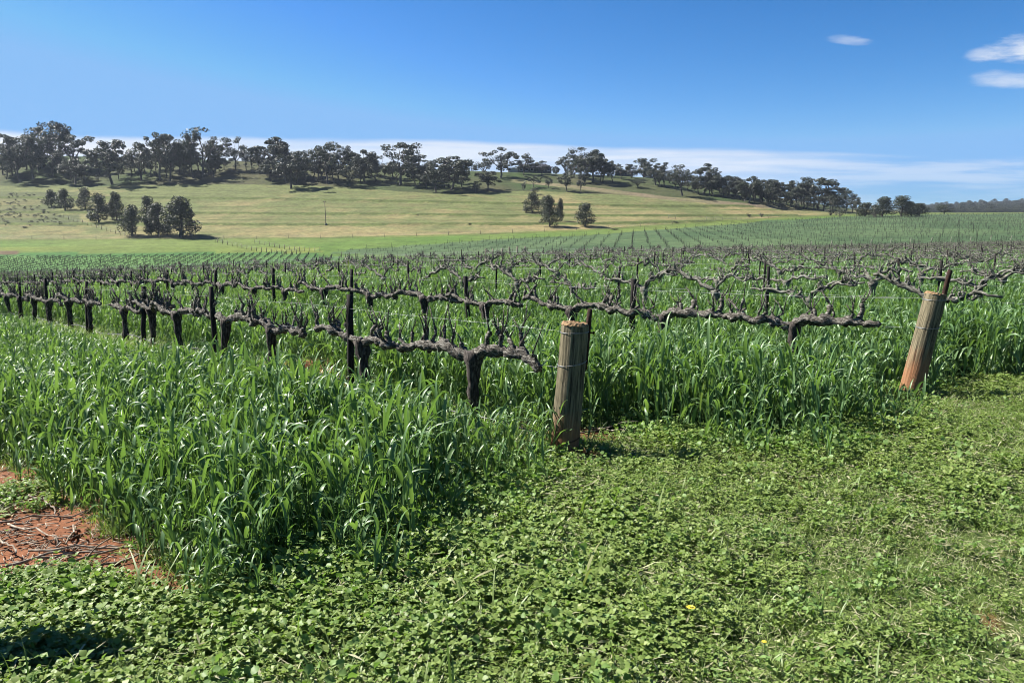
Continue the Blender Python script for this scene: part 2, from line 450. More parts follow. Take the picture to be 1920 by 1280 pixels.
    put(pad & (v > lineat(u, L3) - 3.0), mix((.13, .165, .045), (.10, .13, .04), .5 + j1))
    brush = pad & (u + 55 * j1 + 25 * j2 < 125) & (v > 360) & (v < 425 - (130 - u) * .05)
    put(brush, mix((.09, .105, .045), (.15, .145, .06), .5 + j1 + j3))
    for bl, wdt in [(b, 1.5) for b in BANKS] + [(b, .7) for b in BANKS2]:
        d = np.abs(v + j1 * .5 - lineat(u, bl))
        put(pad & (d < wdt * (1 + .5 * j2)) & (u < 1560), (.10, .125, .04))
    ridge = far & (vj <= lineat(u, L4) - 2)
    put(ridge, mix((.045, .072, .022), (.075, .075, .035), .45 + 1.2 * j3 + .5 * j1))
    track = far & (np.abs(v - lineat(u, [(960, 338), (1090, 352), (1250, 372), (1420, 386), (1500, 392)]) - j1) < 3.2) & (u > 960) & (u < 1500)
    put(track, mix((.19, .15, .10), (.15, .15, .07), .5 + j1))
    put(far & (yv > 560), mix((.045, .06, .035), (.07, .08, .045), .5 + j1))
    C *= ALB * (1 + .10 * j2[:, None]); C = np.clip(C, .01, 1)
    at = me.color_attributes.new('cover', 'FLOAT_COLOR', 'POINT')
    at.data.foreach_set('color', np.concatenate([C, np.ones((len(C), 1))], 1).ravel())
    m, nt, N, L = new_mat('ground_cover')
    out = nd(nt, 'ShaderNodeOutputMaterial'); p = nd(nt, 'ShaderNodeBsdfPrincipled')
    p.inputs['Roughness'].default_value = .95; p.inputs['Specular IOR Level'].default_value = .1
    a = nd(nt, 'ShaderNodeAttribute'); a.attribute_name = 'cover'
    tc = nd(nt, 'ShaderNodeTexCoord')
    n1 = nd(nt, 'ShaderNodeTexNoise'); n1.inputs['Scale'].default_value = 26; n1.inputs['Detail'].default_value = 7; n1.inputs['Roughness'].default_value = .7
    n2 = nd(nt, 'ShaderNodeTexNoise'); n2.inputs['Scale'].default_value = .32; n2.inputs['Detail'].default_value = 9; n2.inputs['Roughness'].default_value = .72
    mp = nd(nt, 'ShaderNodeMapping'); mp.inputs['Scale'].default_value = (.45, 1.0, 1.0)
    L.new(tc.outputs['Object'], mp.inputs['Vector'])
    L.new(tc.outputs['Object'], n1.inputs['Vector']); L.new(mp.outputs[0], n2.inputs['Vector'])
    r1 = nd(nt, 'ShaderNodeMapRange'); r1.inputs[1].default_value = .3; r1.inputs[2].default_value = .7; r1.inputs[3].default_value = .62; r1.inputs[4].default_value = 1.35
    r2 = nd(nt, 'ShaderNodeMapRange'); r2.inputs[1].default_value = .3; r2.inputs[2].default_value = .7; r2.inputs[3].default_value = .62; r2.inputs[4].default_value = 1.4
    L.new(n1.outputs['Fac'], r1.inputs[0]); L.new(n2.outputs['Fac'], r2.inputs[0])
    n3 = nd(nt, 'ShaderNodeTexNoise'); n3.inputs['Scale'].default_value = 1.7; n3.inputs['Detail'].default_value = 4; L.new(mp.outputs[0], n3.inputs['Vector'])
    r3 = nd(nt, 'ShaderNodeMapRange'); r3.inputs[1].default_value = .3; r3.inputs[2].default_value = .7; r3.inputs[3].default_value = .7; r3.inputs[4].default_value = 1.3; L.new(n3.outputs['Fac'], r3.inputs[0])
    m4 = nd(nt, 'ShaderNodeMath', operation='MULTIPLY'); L.new(r1.outputs[0], m4.inputs[0]); L.new(r3.outputs[0], m4.inputs[1]); r1 = m4
    mm = nd(nt, 'ShaderNodeMath', operation='MULTIPLY'); L.new(r1.outputs[0], mm.inputs[0]); L.new(r2.outputs[0], mm.inputs[1])
    vm = nd(nt, 'ShaderNodeVectorMath', operation='SCALE'); L.new(a.outputs['Color'], vm.inputs[0]); L.new(mm.outputs[0], vm.inputs['Scale'])
    L.new(vm.outputs[0], p.inputs['Base Color'])
    b = nd(nt, 'ShaderNodeBump'); b.inputs['Strength'].default_value = .6; b.inputs['Distance'].default_value = .03
    L.new(n1.outputs['Fac'], b.inputs['Height']); L.new(b.outputs[0], p.inputs['Normal'])
    L.new(p.outputs[0], out.inputs['Surface'])
    me.materials.append(m)
    o = ob('ground', me)
    tag(o, 'rolling farmland with red soil, green headland, straw coloured paddock and wooded ridge', 'ground', kind='structure')
build_ground()

# ------------------------------------------------------------------ scatter (only for uncountable growth)
def scatter(name, pts, rot, scl, idx, meshes, label, cat):
    col = bpy.data.collections.new(name + '_source')
    for i, me in enumerate(meshes):
        o = bpy.data.objects.new('%s_%03d' % (name, i), me); col.objects.link(o)
    me = bpy.data.meshes.new(name)
    n = len(pts)
    me.vertices.add(n); me.vertices.foreach_set('co', np.asarray(pts, np.float32).ravel())
    a = me.attributes.new('rot', 'FLOAT_VECTOR', 'POINT'); a.data.foreach_set('vector', np.asarray(rot, np.float32).ravel())
    a = me.attributes.new('scl', 'FLOAT_VECTOR', 'POINT'); a.data.foreach_set('vector', np.asarray(scl, np.float32).ravel())
    a = me.attributes.new('idx', 'INT', 'POINT'); a.data.foreach_set('value', np.asarray(idx, np.int32))
    me.update()
    o = ob(name, me)
    ng = bpy.data.node_groups.new(name, 'GeometryNodeTree')
    ng.interface.new_socket('Geometry', in_out='INPUT', socket_type='NodeSocketGeometry')
    ng.interface.new_socket('Geometry', in_out='OUTPUT', socket_type='NodeSocketGeometry')
    gi = ng.nodes.new('NodeGroupInput'); go = ng.nodes.new('NodeGroupOutput')
    ip = ng.nodes.new('GeometryNodeInstanceOnPoints'); ci = ng.nodes.new('GeometryNodeCollectionInfo')
    ci.inputs['Collection'].default_value = col
    ci.inputs['Separate Children'].default_value = True; ci.inputs['Reset Children'].default_value = True
    ip.inputs['Pick Instance'].default_value = True
    def na(nm, t):
        q = ng.nodes.new('GeometryNodeInputNamedAttribute'); q.data_type = t; q.inputs['Name'].default_value = nm
        return q
    r, s, k = na('rot', 'FLOAT_VECTOR'), na('scl', 'FLOAT_VECTOR'), na('idx', 'INT')
    e = ng.nodes.new('FunctionNodeEulerToRotation')
    ng.links.new(r.outputs['Attribute'], e.inputs[0]); ng.links.new(e.outputs[0], ip.inputs['Rotation'])
    ng.links.new(s.outputs['Attribute'], ip.inputs['Scale']); ng.links.new(k.outputs['Attribute'], ip.inputs['Instance Index'])
    ng.links.new(gi.outputs[0], ip.inputs['Points']); ng.links.new(ci.outputs[0], ip.inputs['Instance'])
    ng.links.new(ip.outputs[0], go.inputs[0])
    md = o.modifiers.new('growth', 'NODES'); md.node_group = ng
    tag(o, label, cat, kind='stuff')
    return o

def blade(mb, base, az, L, w, th0, th1, seg=7, fold=.25, twist=0.0, pw=1.4, tri=False):
    s = np.linspace(0, 1, seg + 1)
    th = th0 + (th1 - th0) * s ** pw
    ds = L / seg
    r = np.concatenate([[0], np.cumsum(np.sin((th[1:] + th[:-1]) / 2) * ds)])
    z = np.concatenate([[0], np.cumsum(np.cos((th[1:] + th[:-1]) / 2) * ds)])
    d = np.array([math.cos(az), math.sin(az), 0]); sd = np.array([-math.sin(az), math.cos(az), 0])
    P = np.array(base) + np.outer(r, d) + np.outer(z, [0, 0, 1])
    wd = w * np.clip(np.minimum(.45 + s * 2.2, 1.0) * (1 - s ** 2.6), .02, 1) / 2
    tw = twist * s
    nrm = np.outer(-np.cos(th), d) + np.outer(np.sin(th), [0, 0, 1])    # upper face
    S = np.cos(tw)[:, None] * sd + np.sin(tw)[:, None] * nrm
    U = -np.sin(tw)[:, None] * sd + np.cos(tw)[:, None] * nrm
    Lf = P + S * wd[:, None] + U * (fold * wd)[:, None]
    Rt = P - S * wd[:, None] + U * (fold * wd)[:, None]
    if tri:
        V = np.stack([Lf, Rt], 1).reshape(-1, 3)
        F = [(2 * i, 2 * i + 1, 2 * i + 3, 2 * i + 2) for i in range(seg)]
    else:
        V = np.stack([Lf, P, Rt], 1).reshape(-1, 3)
        F = []
        for i in range(seg):
            a = 3 * i
            F += [(a, a + 1, a + 4, a + 3), (a + 1, a + 2, a + 5, a + 4)]
    mb.add(V, F)

def wheat_clump(seed, tillers=3, seg=7, spread=.05, tri=False, nleaf=4):
    rng = np.random.default_rng(seed); mb = MB()
    for k in range(tillers):
        bx, by = rng.normal(0, spread, 2)
        lean = rng.uniform(0, .16); la = rng.uniform(0, 2 * PI)
        h = rng.uniform(.34, .48)
        top = np.array([bx + math.cos(la) * lean * h, by + math.sin(la) * lean * h, h])
        b0 = np.array([bx, by, -.02])
        tube(mb, [b0, (b0 + top) / 2 + rng.normal(0, .004, 3), top], [.0032, .0028, .002], 3 if tri else 4, 0, rng, cap=False)
        a0 = rng.uniform(0, 2 * PI)
        for j in range(nleaf):
            f = (j + .6) / nleaf * .95 + rng.uniform(-.05, .05)
            f = min(max(f, .06), 1.0)
            base = b0 + (top - b0) * f
            az = a0 + j * PI + rng.normal(0, .5)
            L = rng.uniform(.16, .30) * (1.0 if f > .3 else .75)
            th0 = rng.uniform(.12, .40); th1 = rng.choice([rng.uniform(.3, .9), rng.uniform(1.4, 2.1), rng.uniform(2.3, 3.0)], p=[.14, .28, .58])
            blade(mb, base, az, L, rng.uniform(.014, .031), th0, th1, seg, .3, rng.normal(0, .8), rng.uniform(1.4, 3.6), tri)
    return mb

wheat_hi = [wheat_clump(100 + i, 3, 8, .045).mesh('wheat_clump', M['wheat']) for i in range(12)]
wheat_mid = [wheat_clump(200 + i, 5, 5, .11, True, 4).mesh('wheat_clump_loose', M['wheat']) for i in range(8)]
def far_clump(seed):
    rng = np.random.default_rng(seed); mb = MB()
    for j in range(60):
        bx, by = rng.normal(0, .22, 2)
        blade(mb, (bx, by, rng.uniform(0, .3)), rng.uniform(0, 2 * PI), rng.uniform(.22, .38), rng.uniform(.022, .036), rng.uniform(.05, .4), rng.uniform(.6, 2.4), 3, .2, rng.normal(0, .6), 1.6, True)
    return mb
wheat_far = [far_clump(300 + i).mesh('wheat_clump_wide', M['wheatfar']) for i in range(6)]

def sample(x0, x1, y0, y1, dens):
    n = int((x1 - x0) * (y1 - y0) * dens)
    return R_.uniform(x0, x1, n), R_.uniform(y0, y1, n)
def frust(x, y, mrg=1.12, extra=.6):
    return np.abs(x) < .64 * mrg * y + extra
def unseen_near(x, y):
    return y > .9

WX, WY, WS, WI = [], [], [], []
def add_wheat(y0, y1, dens, i0, ni, smul=1.0):
    xm = .64 * 1.15 * y1 + 1
    x, y = sample(-xm, xm, y0, y1, dens)
    k = frust(x, y) & wheat_mask(x, y); x, y = x[k], y[k]
    hn = fbm(x, y, .55, 5.0)
    s = (1.0 + .22 * hn + R_.normal(0, .10, len(x))) * smul
    # shorter and sparser next to the bare strips, lusher near the row end
    p = per(x, y)
    edge = np.minimum(1, np.abs(p - (pA - .34)) / .30)
    s *= np.where((p < pA) & (p > pA - 1.1) & (par(x, y) > tA - .5), .60 + .34 * np.clip((pA - .34 - p) / .7, 0, 1), 1)
    d0 = np.array([np.min(np.hypot(STRIP_PTS[:, 0] - a, STRIP_PTS[:, 1] - b)) for a, b in zip(x, y)]) if y0 < 8 else np.full(len(x), 9.)
    s *= np.clip(.72 + d0 * .9, .5, 1)
    s *= np.where((p > pA) & (y < 14), 1.06, 1.04) * np.where(np.abs(p - pB) < .8, .82, 1)
    left = np.clip((par(x, y) - 5.5) / 4.0, 0, 1) * (p < pA)
    s *= 1 - .14 * left
    WX.append(x); WY.append(y); WS.append(s); WI.append(R_.integers(i0, i0 + ni, len(x)))
STRIP_PTS = np.concatenate([np.linspace(np.array(xy(STRIP0_EDGE))[i], np.array(xy(STRIP0_EDGE))[i + 1], 8) for i in range(len(STRIP0_EDGE) - 1)])
add_wheat(2.2, 9, 66, 0, 12, 1.08)
add_wheat(9, 17, 36, 0, 12, .92)
add_wheat(17, 32, 26, 12, 8, 1.05)
add_wheat(32, 70, 9, 20, 6, 1.05)
add_wheat(70, 112, 5.5, 20, 6, 1.1)
# stray plants in front of the strip ends
for u, v, n, r in [(1000, 850, 14, .16), (930, 900, 10, .2), (870, 960, 5, .2), (1440, 850, 6, .15), (1510, 845, 5, .12), (1640, 790, 6, .15), (1690, 725, 6, .08), (440, 1110, 8, .12), (700, 1050, 8, .25), (980, 800, 5, .12)]:
    g = ground_at(u, v)
    WX.append(g.x + R_.normal(0, r, n)); WY.append(g.y + R_.normal(0, r, n)); WS.append(R_.uniform(.5, .85, n)); WI.append(R_.integers(0, 12, n))
x, y, s, ii = map(np.concatenate, (WX, WY, WS, WI))
z = hgt(x, y)
rot = np.stack([R_.normal(0, .09, len(x)), R_.normal(0, .09, len(x)), R_.uniform(0, 2 * PI, len(x))], 1)
scl = np.stack([s ** .6, s ** .6, s], 1)
scatter('wheat_crop', np.stack([x, y, z], 1), rot, scl, ii, wheat_hi + wheat_mid + wheat_far,
        'tall bright green cereal crop sown between the vine rows', 'cereal crop')
N_WHEAT = len(x)

# low weeds -----------------------------------------------------------
def disc_leaf(mb, c, r, tilt, taz, lobes=5, cup=.25, rng=R_):
    n = 10
    a = np.arange(n) / n * 2 * PI + rng.uniform(0, 6)
    rr = r * (1 + .13 * np.cos(a * lobes))
    V = np.concatenate([[[0, 0, 0]], np.stack([rr * np.cos(a), rr * np.sin(a), cup * r * (.6 + .6 * np.cos(2 * a + 1)) + rng.normal(0, .16 * r, n)], 1)])
    ct, st = math.cos(tilt), math.sin(tilt)
    Rm = np.array([[ct, 0, st], [0, 1, 0], [-st, 0, ct]])
    cz, sz = math.cos(taz), math.sin(taz)
    Rz = np.array([[cz, -sz, 0], [sz, cz, 0], [0, 0, 1]])
    V = V @ (Rz @ Rm).T + np.array(c)
    mb.add(V, [(0, 1 + i, 1 + (i + 1) % n) for i in range(n)])
def mallow(seed):
    rng = np.random.default_rng(seed); mb = MB()
    for k in range(rng.integers(18, 27)):
        r = abs(rng.normal(0, .075)); a = rng.uniform(0, 2 * PI)
        h = rng.uniform(.012, .09)
        c = (r * math.cos(a), r * math.sin(a), h)
        disc_leaf(mb, c, rng.uniform(.006, .0145), rng.uniform(.1, 1.35), rng.uniform(0, 2 * PI), rng.choice([3, 5]), .3, rng)
        tube(mb, [(c[0] * .3, c[1] * .3, -.01), c], [.0012, .0009], 3, 0, rng, cap=False)
    return mb
def clover(seed):
    rng = np.random.default_rng(seed); mb = MB()
    for k in range(rng.integers(22, 32)):
        r = abs(rng.normal(0, .07)); a = rng.uniform(0, 2 * PI); h = rng.uniform(.01, .075)
        c = np.array([r * math.cos(a), r * math.sin(a), h]); t0_ = rng.uniform(0, 2 * PI)
        lr = rng.uniform(.006, .011)
        for q in range(3):
            b = t0_ + q * 2.09
            blade(mb, c, b, lr * 2.1, lr * 1.9, rng.uniform(.3, 1.4), rng.uniform(.9, 2.2), 2, .35, rng.normal(0, .5), 1, True)
    return mb
def tuft(seed, h=.07, n=26, r=.06, w=.004):
    rng = np.random.default_rng(seed); mb = MB()
    for k in range(n):
        bx, by = rng.normal(0, r, 2)
        blade(mb, (bx, by, -.005), rng.uniform(0, 2 * PI), h * rng.uniform(.5, 1.5), w * rng.uniform(.7, 1.4), rng.uniform(.1, .8), rng.uniform(.8, 2.2), 4, .2, rng.normal(0, .4), 1.4, True)
    return mb
def clip(seed):
    rng = np.random.default_rng(seed); mb = MB()
    for k in range(12):
        bx, by = rng.normal(0, .08, 2)
        blade(mb, (bx, by, rng.uniform(.015, .05)), rng.uniform(0, 2 * PI), rng.uniform(.02, .075), rng.uniform(.003, .010), rng.uniform(1.2, 1.7), rng.uniform(1.2, 2.2), 3, .4, rng.normal(0, 1), 1.2, True)
    return mb
cover = [mallow(400 + i).mesh('mallow', M['mallow']) for i in range(8)] + [clover(420 + i).mesh('clover', M['clover']) for i in range(8)] + \
        [tuft(440 + i).mesh('low_tuft', M['tuft']) for i in range(6)] + [clip(460 + i).mesh('clipping', M['dry']) for i in range(5)] + \
        [tuft(480 + i, .16, 18, .05, .007).mesh('long_tuft', M['tuft']) for i in range(5)]
GX, GY, GS, GI = [], [], [], []
def add_cover(y0, y1, dens):
    xm = .64 * 1.2 * y1 + 1.0
    x, y = sample(-xm, xm, y0, y1, dens)
    k = frust(x, y, 1.15, .9) & ~wheat_mask(x, y); x, y = x[k], y[k]
    p, t = per(x, y), par(x, y)
    kk = (p < pA - .4) | (t < row_t(1) + (p - pA) / SP_ROW * (tB - tA) + .3)
    strip = in_poly(x, y, BARE)          # bare red strip, few weeds
    nz = fbm(x, y, 1.1, 8.0); nb = fbm(x, y, .45, 2.0)
    keep = np.where(strip, (nz > .34) & (R_.random(len(x)) < .45), True) & kk
    # bare crumbs of soil
    for (u, v, r) in [(1868, 1172, .10), (1890, 1045, .08), (1355, 1222, .06), (1120, 815, .28), (1020, 815, .18), (1500, 905, .05)]:
        g = ground_at(u, v); keep &= (np.hypot(x - g.x, y - g.y) > r) | (R_.random(len(x)) < .12)
    x, y, nz, nb = x[keep], y[keep], nz[keep], nb[keep]
    hum = fbm(x, y, 4.5, 6.0, 2)
    gap = (hum > -.30) | (R_.random(len(x)) < .25)
    x, y, nz, nb, hum = x[gap], y[gap], nz[gap], nb[gap], hum[gap]
    w = np.stack([np.clip(.16 - .5 * nb + .34 * np.clip(.5 - x, -1, 1), .04, 1.1), np.clip(.45 + .8 * nb, .08, 1.2), np.full(len(x), .30) + .4 * np.clip(nz, 0, 1), np.full(len(x), .30) + .6 * np.clip(-nz, 0, 1), np.full(len(x), .012)], 1)
    w /= w.sum(1, keepdims=True); c = (w.cumsum(1) < R_.random(len(x))[:, None]).sum(1)
    base = np.array([0, 8, 16, 22, 27]); cnt = np.array([8, 8, 6, 5, 5])
    ii = base[c] + (R_.random(len(x)) * cnt[c]).astype(int)
    s = np.where(x > .5 + .5 * nb, .78, .92) * R_.uniform(.65, 1.25, len(x)) * (1 + .3 * nb) * np.where(R_.random(len(x)) < .03, 1.4, 1) * (1 + .55 * hum)
    GX.append(x); GY.append(y); GS.append(s); GI.append(ii)
add_cover(1.6, 5.2, 600)
add_cover(5.2, 9.5, 380)
add_cover(9.5, 20, 40)
# low growth under the first vine row and fringes of the crop
n = 3600
t = R_.uniform(tA + .4, tA + 18, n); p = pA + R_.normal(-.05, .24, n)
x = t * DIR[0] + p * PER[0]; y = t * DIR[1] + p * PER[1]
k = fbm(x, y, .9, 2.5) > -.3
x, y = x[k], y[k]
GX.append(x); GY.append(y); GS.append(R_.uniform(.7, 1.3, len(x))); GI.append(R_.choice(np.arange(16, 32), len(x)))
sp = STRIP_PTS[R_.integers(0, len(STRIP_PTS), 150)] + R_.normal(0, .05, (150, 2)) + PER * .08
GX.append(sp[:, 0]); GY.append(sp[:, 1]); GS.append(R_.uniform(.6, 1.1, 150)); GI.append(R_.choice(np.r_[16:22, 16:22, 27:32], 150))
# taller weeds banked against the crop edge
fe = []
for fl in (FRONT0, FRONT1):
    q = np.array(xy(fl))
    fe.append(np.concatenate([np.linspace(q[i], q[i + 1], 14) for i in range(len(q) - 1)]))
fe = np.concatenate(fe)
sp = fe[R_.integers(0, len(fe), 900)] + R_.normal(0, .16, (900, 2)) + np.array([.06, -.10])
GX.append(sp[:, 0]); GY.append(sp[:, 1]); GS.append(R_.uniform(.8, 1.5, 900)); GI.append(R_.choice(np.r_[0:8, 0:8, 8:16, 16:22], 900))
x, y, s, ii = map(np.concatenate, (GX, GY, GS, GI))
kp = np.ones(len(x), bool)
for (u, v, r) in [(1115, 815, .30), (1150, 812, .22), (1020, 815, .20), (965, 803, .2)]:
    g = ground_at(u, v); kp &= (np.hypot(x - g.x, y - g.y) > r * R_.uniform(.7, 1.05, len(x))) | (R_.random(len(x)) < .06)
x, y, s, ii = x[kp], y[kp], s[kp], ii[kp]
z = hgt(x, y) + .004
rot = np.stack([R_.normal(0, .12, len(x)), R_.normal(0, .12, len(x)), R_.uniform(0, 2 * PI, len(x))], 1)
scatter('low_weeds', np.stack([x, y, z], 1), rot, np.stack([s, s, s], 1), ii, cover,
        'mown clover, mallow and grass weeds covering the headland in front of the vines', 'weeds')
N_COVER = len(x)

# ------------------------------------------------------------------ grapevines
def spur_mb(rng, base, h, canes=2, n=6, big=1.0, cl=1.0):
    mb = MB()
    lean = rng.normal(0, .5, 2)
    tip = np.array(base) + np.array([lean[0] * h, lean[1] * h * .6, h])
    mid = (np.array(base) + tip) / 2 + rng.normal(0, .012, 3)
    r0 = rng.uniform(.013, .025) * big
    tube(mb, [np.array(base) - [0, 0, .02], base, mid, tip - [0, 0, .012], tip], [r0 * 1.4, r0 * 1.2, r0 * .8, r0 * 1.1, r0 * .7], n, .22, rng)
    for c in range(canes):
        a = rng.uniform(0, 2 * PI); sl = rng.uniform(.3, 1.2); L = rng.uniform(.07, .22) * cl
        d = np.array([math.cos(a) * sl, math.sin(a) * sl * .5, 1.0]); d /= np.linalg.norm(d)
        P = [tip - d * .01, tip + d * L * .5 + rng.normal(0, .006, 3), tip + d * L + rng.normal(0, .008, 3) + [0, 0, .01]]
        tube(mb, P, [.0085 * big, .0065 * big, .0045 * big], max(4, n - 2), .05, rng)
    return mb
def make_vine(seed, seg=36, n=12, lo=False, hh=.62, wild=False):
    rng = np.random.default_rng(seed)
    trunk = MB()
    m = 4 if lo else 12
    s = np.linspace(0, 1, m)
    lean = rng.normal(0, .07); ly = rng.normal(0, .03)
    wob = np.cumsum(rng.normal(0, .010, (m, 2)), 0); wob -= wob[0]
    P = np.stack([lean * (1 - s) + wob[:, 0] * (1 - s), ly * (1 - s) + wob[:, 1] * (1 - s), -.06 + (hh + .06) * s], 1)
    Rr = (.056 - .016 * np.sin(s * PI) + .014 * (s > .85)) * rng.uniform(.9, 1.15) * (1 + (0 if lo else .12) * rng.normal(0, 1, m))
    tube(trunk, P, Rr, 5 if lo else n + 2, .0 if lo else .14, rng)
    arms, spurs = [], []
    for sg in ((-1, 1, -1, 1)[:rng.integers(2, 5)] if wild else (-1, 1)):
        L = rng.uniform(.80, 1.0)
        mm = 4 if lo else seg
        q = np.linspace(0, 1, mm)
        yz = np.cumsum(rng.normal(0, .06 / math.sqrt(mm), (mm, 2)), 0); yz -= yz[0]; yz = yz - .75 * np.outer(q, yz[-1])
        rise = .05 * np.sin(np.minimum(q * 5, PI / 2)) + rng.normal(.01, .02) * q
        if wild: L *= rng.uniform(.6, 1.0); rise = rise + np.minimum(q * rng.uniform(1, 3), 1) * rng.uniform(-.04, .24) + rng.normal(0, .02, mm)
        Q = np.stack([sg * q * L, yz[:, 0], hh - .03 + rise + yz[:, 1] * 1.0], 1)
        rad = (.036 - .013 * q) * rng.uniform(.9, 1.15)
        ns = 4 if lo else rng.integers(7, 10)
        kn = np.sort(rng.uniform(.08, 1.0, ns)) if not lo else np.linspace(.15, 1, ns)
        for kx in kn: rad = rad + .010 * np.exp(-((q - kx) / .035) ** 2)
        if wild: rad = rad * (.42 if lo else .66)
        if not lo and not wild: rad = rad * (1 + .16 * np.sin(q * 23 + rng.uniform(0, 6)) * rng.uniform(.4, 1))
        am = MB(); tube(am, Q, rad, 4 if lo else n, .0 if lo else .27, rng)
        sps = []
        for kx in kn:
            b = np.array([np.interp(kx, q, Q[:, c]) for c in range(3)]) + [0, 0, .012]
            sps.append(spur_mb(rng, b, rng.uniform(.05, .17) * (.55 if wild else 1), 1 if lo else rng.integers(1, 3 if wild else 4), 3 if lo else 6, .8 if (lo or wild) else 1.0, .6 if wild else 1.0))
        arms.append(am); spurs.append(sps)
    return trunk, arms, spurs
VAR = []
for i in range(9):
    tr, ar, sps = make_vine(700 + i)
    d = dict(trunk=tr.mesh('vine_trunk', M['trunkbark']), arms=[a.mesh('vine_arm', M['vinebark']) for a in ar],
             spurs=[[q.mesh('vine_spur', M['vinebark']) for q in sp_] for sp_ in sps])
    d['armspur'] = []
    for a, sp_ in zip(ar, sps):
        mb = MB().merge(a)
        for q in sp_: mb.merge(q)
        d['armspur'].append(mb.mesh('vine_arm_spurred', M['vinebark']))
    VAR.append(d)
MIDV = []
for i in range(8):
    tr, ar, sps = make_vine(760 + i, 12, 6, wild=True)
    mb = MB().merge(tr)
    for a, sp_ in zip(ar, sps):
        mb.merge(a)
        for q in sp_: mb.merge(q)
    MIDV.append(mb.mesh('bare_vine', M['vinefar']))
LOV = []
for i in range(8):
    tr, ar, sps = make_vine(800 + i, lo=True, wild=True)
    mb = MB().merge(tr)
    for a, sp_ in zip(ar, sps):
        mb.merge(a)
        for q in sp_: mb.merge(q)
    LOV.append(mb.mesh('bare_vine_small', M['vinefar']))

ORD = ['zeroth', 'first', 'second', 'third', 'fourth', 'fifth', 'sixth', 'seventh', 'eighth', 'ninth', 'tenth', 'eleventh', 'twelfth', 'thirteenth',
       'fourteenth', 'fifteenth', 'sixteenth', 'seventeenth', 'eighteenth', 'nineteenth', 'twentieth', 'twenty-first', 'twenty-second', 'twenty-third', 'twenty-fourth',
       'twenty-fifth', 'twenty-sixth', 'twenty-seventh', 'twenty-eighth', 'twenty-ninth', 'thirtieth', 'thirty-first', 'thirty-second', 'thirty-third', 'thirty-fourth', 'thirty-fifth',
       'thirty-sixth', 'thirty-seventh', 'thirty-eighth', 'thirty-ninth', 'fortieth'] + ['very far'] * 60

ROW1_VINES = [1.03, 2.78, 4.76, 6.05, 7.8, 8.9, 10.3, 12.4, 13.9, 15.6, 17.0, 18.7, 20.3, 22.0, 23.6]
ROW1_STAKES = [2.98, 6.42, 9.4, 12.65, 15.8, 18.6, 21.8]
vines, stakes = [], []
n_rows = 44
for k in range(1, n_rows):
    p, ts = row_p(k), row_t(k)
    if k == 1:
        tv = np.array(ROW1_VINES); tst = np.array(ROW1_STAKES)
    else:
        first = 1.12 if k == 2 else 1.0
        tv = np.arange(first if k == 2 else -40, 170, 1.62) + R_.normal(0, .09, len(np.arange(first if k == 2 else -40, 170, 1.62)))
        tst = np.arange(3.3 if k == 2 else -41.0, 170, 3.24) + R_.normal(0, .08, len(np.arange(3.3 if k == 2 else -41.0, 170, 3.24)))
        if k > 2: tv = tv[tv > .8]; tst = tst[tst > 1.5]
    for arr, lst, hh in ((tv, vines, .6), (tst, stakes, 1.0)):
        x = p * PER[0] + (ts + arr) * DIR[0]; y = p * PER[1] + (ts + arr) * DIR[1]
        z = hgt(x, y); u, v = project(x, y, z + hh)
        v0 = project(x, y, z)[1]; ok = (y > 1) & (u > -30) & (u < 1950) & (v0 > lineat(u, L1) + .5) & (y < 128)
        for q in np.where(ok)[0]:
            lst.append((k, q + 1, x[q], y[q], z[q], u[q]))
vines.sort(key=lambda r: r[3]); stakes.sort(key=lambda r: r[3])
def add_vine(rec, individually=True):
    k, q, x, y, z, u = rec
    d = VAR[R_.integers(0, len(VAR))]
    if k == 1: d = VAR[(q * 4) % len(VAR)]
    rz = ROT_ROW + (PI if R_.random() < .5 else 0) + R_.normal(0, .03)
    sc = R_.uniform(.94, 1.08)
    if k <= 2:
        o = ob('grapevine', None, None, (x, y, z), (0, 0, rz), (.88 if q == 1 else 1, 1, sc))
        tag(o, 'gnarled leafless vine, %s from the %s in the %s row' % (ORD[q], 'upright thick end post' if k == 1 else 'leaning thick end post', 'nearest' if k == 1 else 'second'),
            'grapevine', 'vines in the %s row' % ('nearest' if k == 1 else 'second'))
        ob('trunk', d['trunk'], o)
        full = (k == 1) or q <= 9
        for i in range(2):
            a = ob('arm', d['arms'][i] if full else d['armspur'][i], o)
            if full:
                for s_ in d['spurs'][i]: ob('spur', s_, a)
    else:
        o = ob('grapevine', MIDV[R_.integers(0, len(MIDV))], None, (x, y, z), (0, 0, rz), (1, 1, sc))
        tag(o, 'grey leafless pruned vine in the %s row counted from the nearest' % ORD[k], 'grapevine', 'vines in the %s row' % ORD[k])
NV = 300
for r in vines[:NV]: add_vine(r)
rest = vines[NV:]
# the first vine of the row left of the frame throws its shadow into the corner
x, y = P0 + DIR * 1.75
o = ob('grapevine', None, None, (x, y, gz(x, y)), (0, 0, ROT_ROW))
tag(o, 'gnarled vine just left of the picture casting shadow on red soil', 'grapevine')
ob('trunk', VAR[3]['trunk'], o)
for i in range(2): ob('arm', VAR[3]['armspur'][i], o)
if rest:
    a = np.array([(r[2], r[3], r[4]) for r in rest]); n = len(a)
    scatter('bare_vines', a, np.stack([np.zeros(n), np.zeros(n), ROT_ROW + R_.normal(0, .06, n)], 1), np.stack([np.ones(n), np.ones(n), R_.uniform(.9, 1.12, n)], 1),
            R_.integers(0, 8, n), LOV, 'crowded grey leafless vines filling the back rows of the near vineyard', 'grapevines')

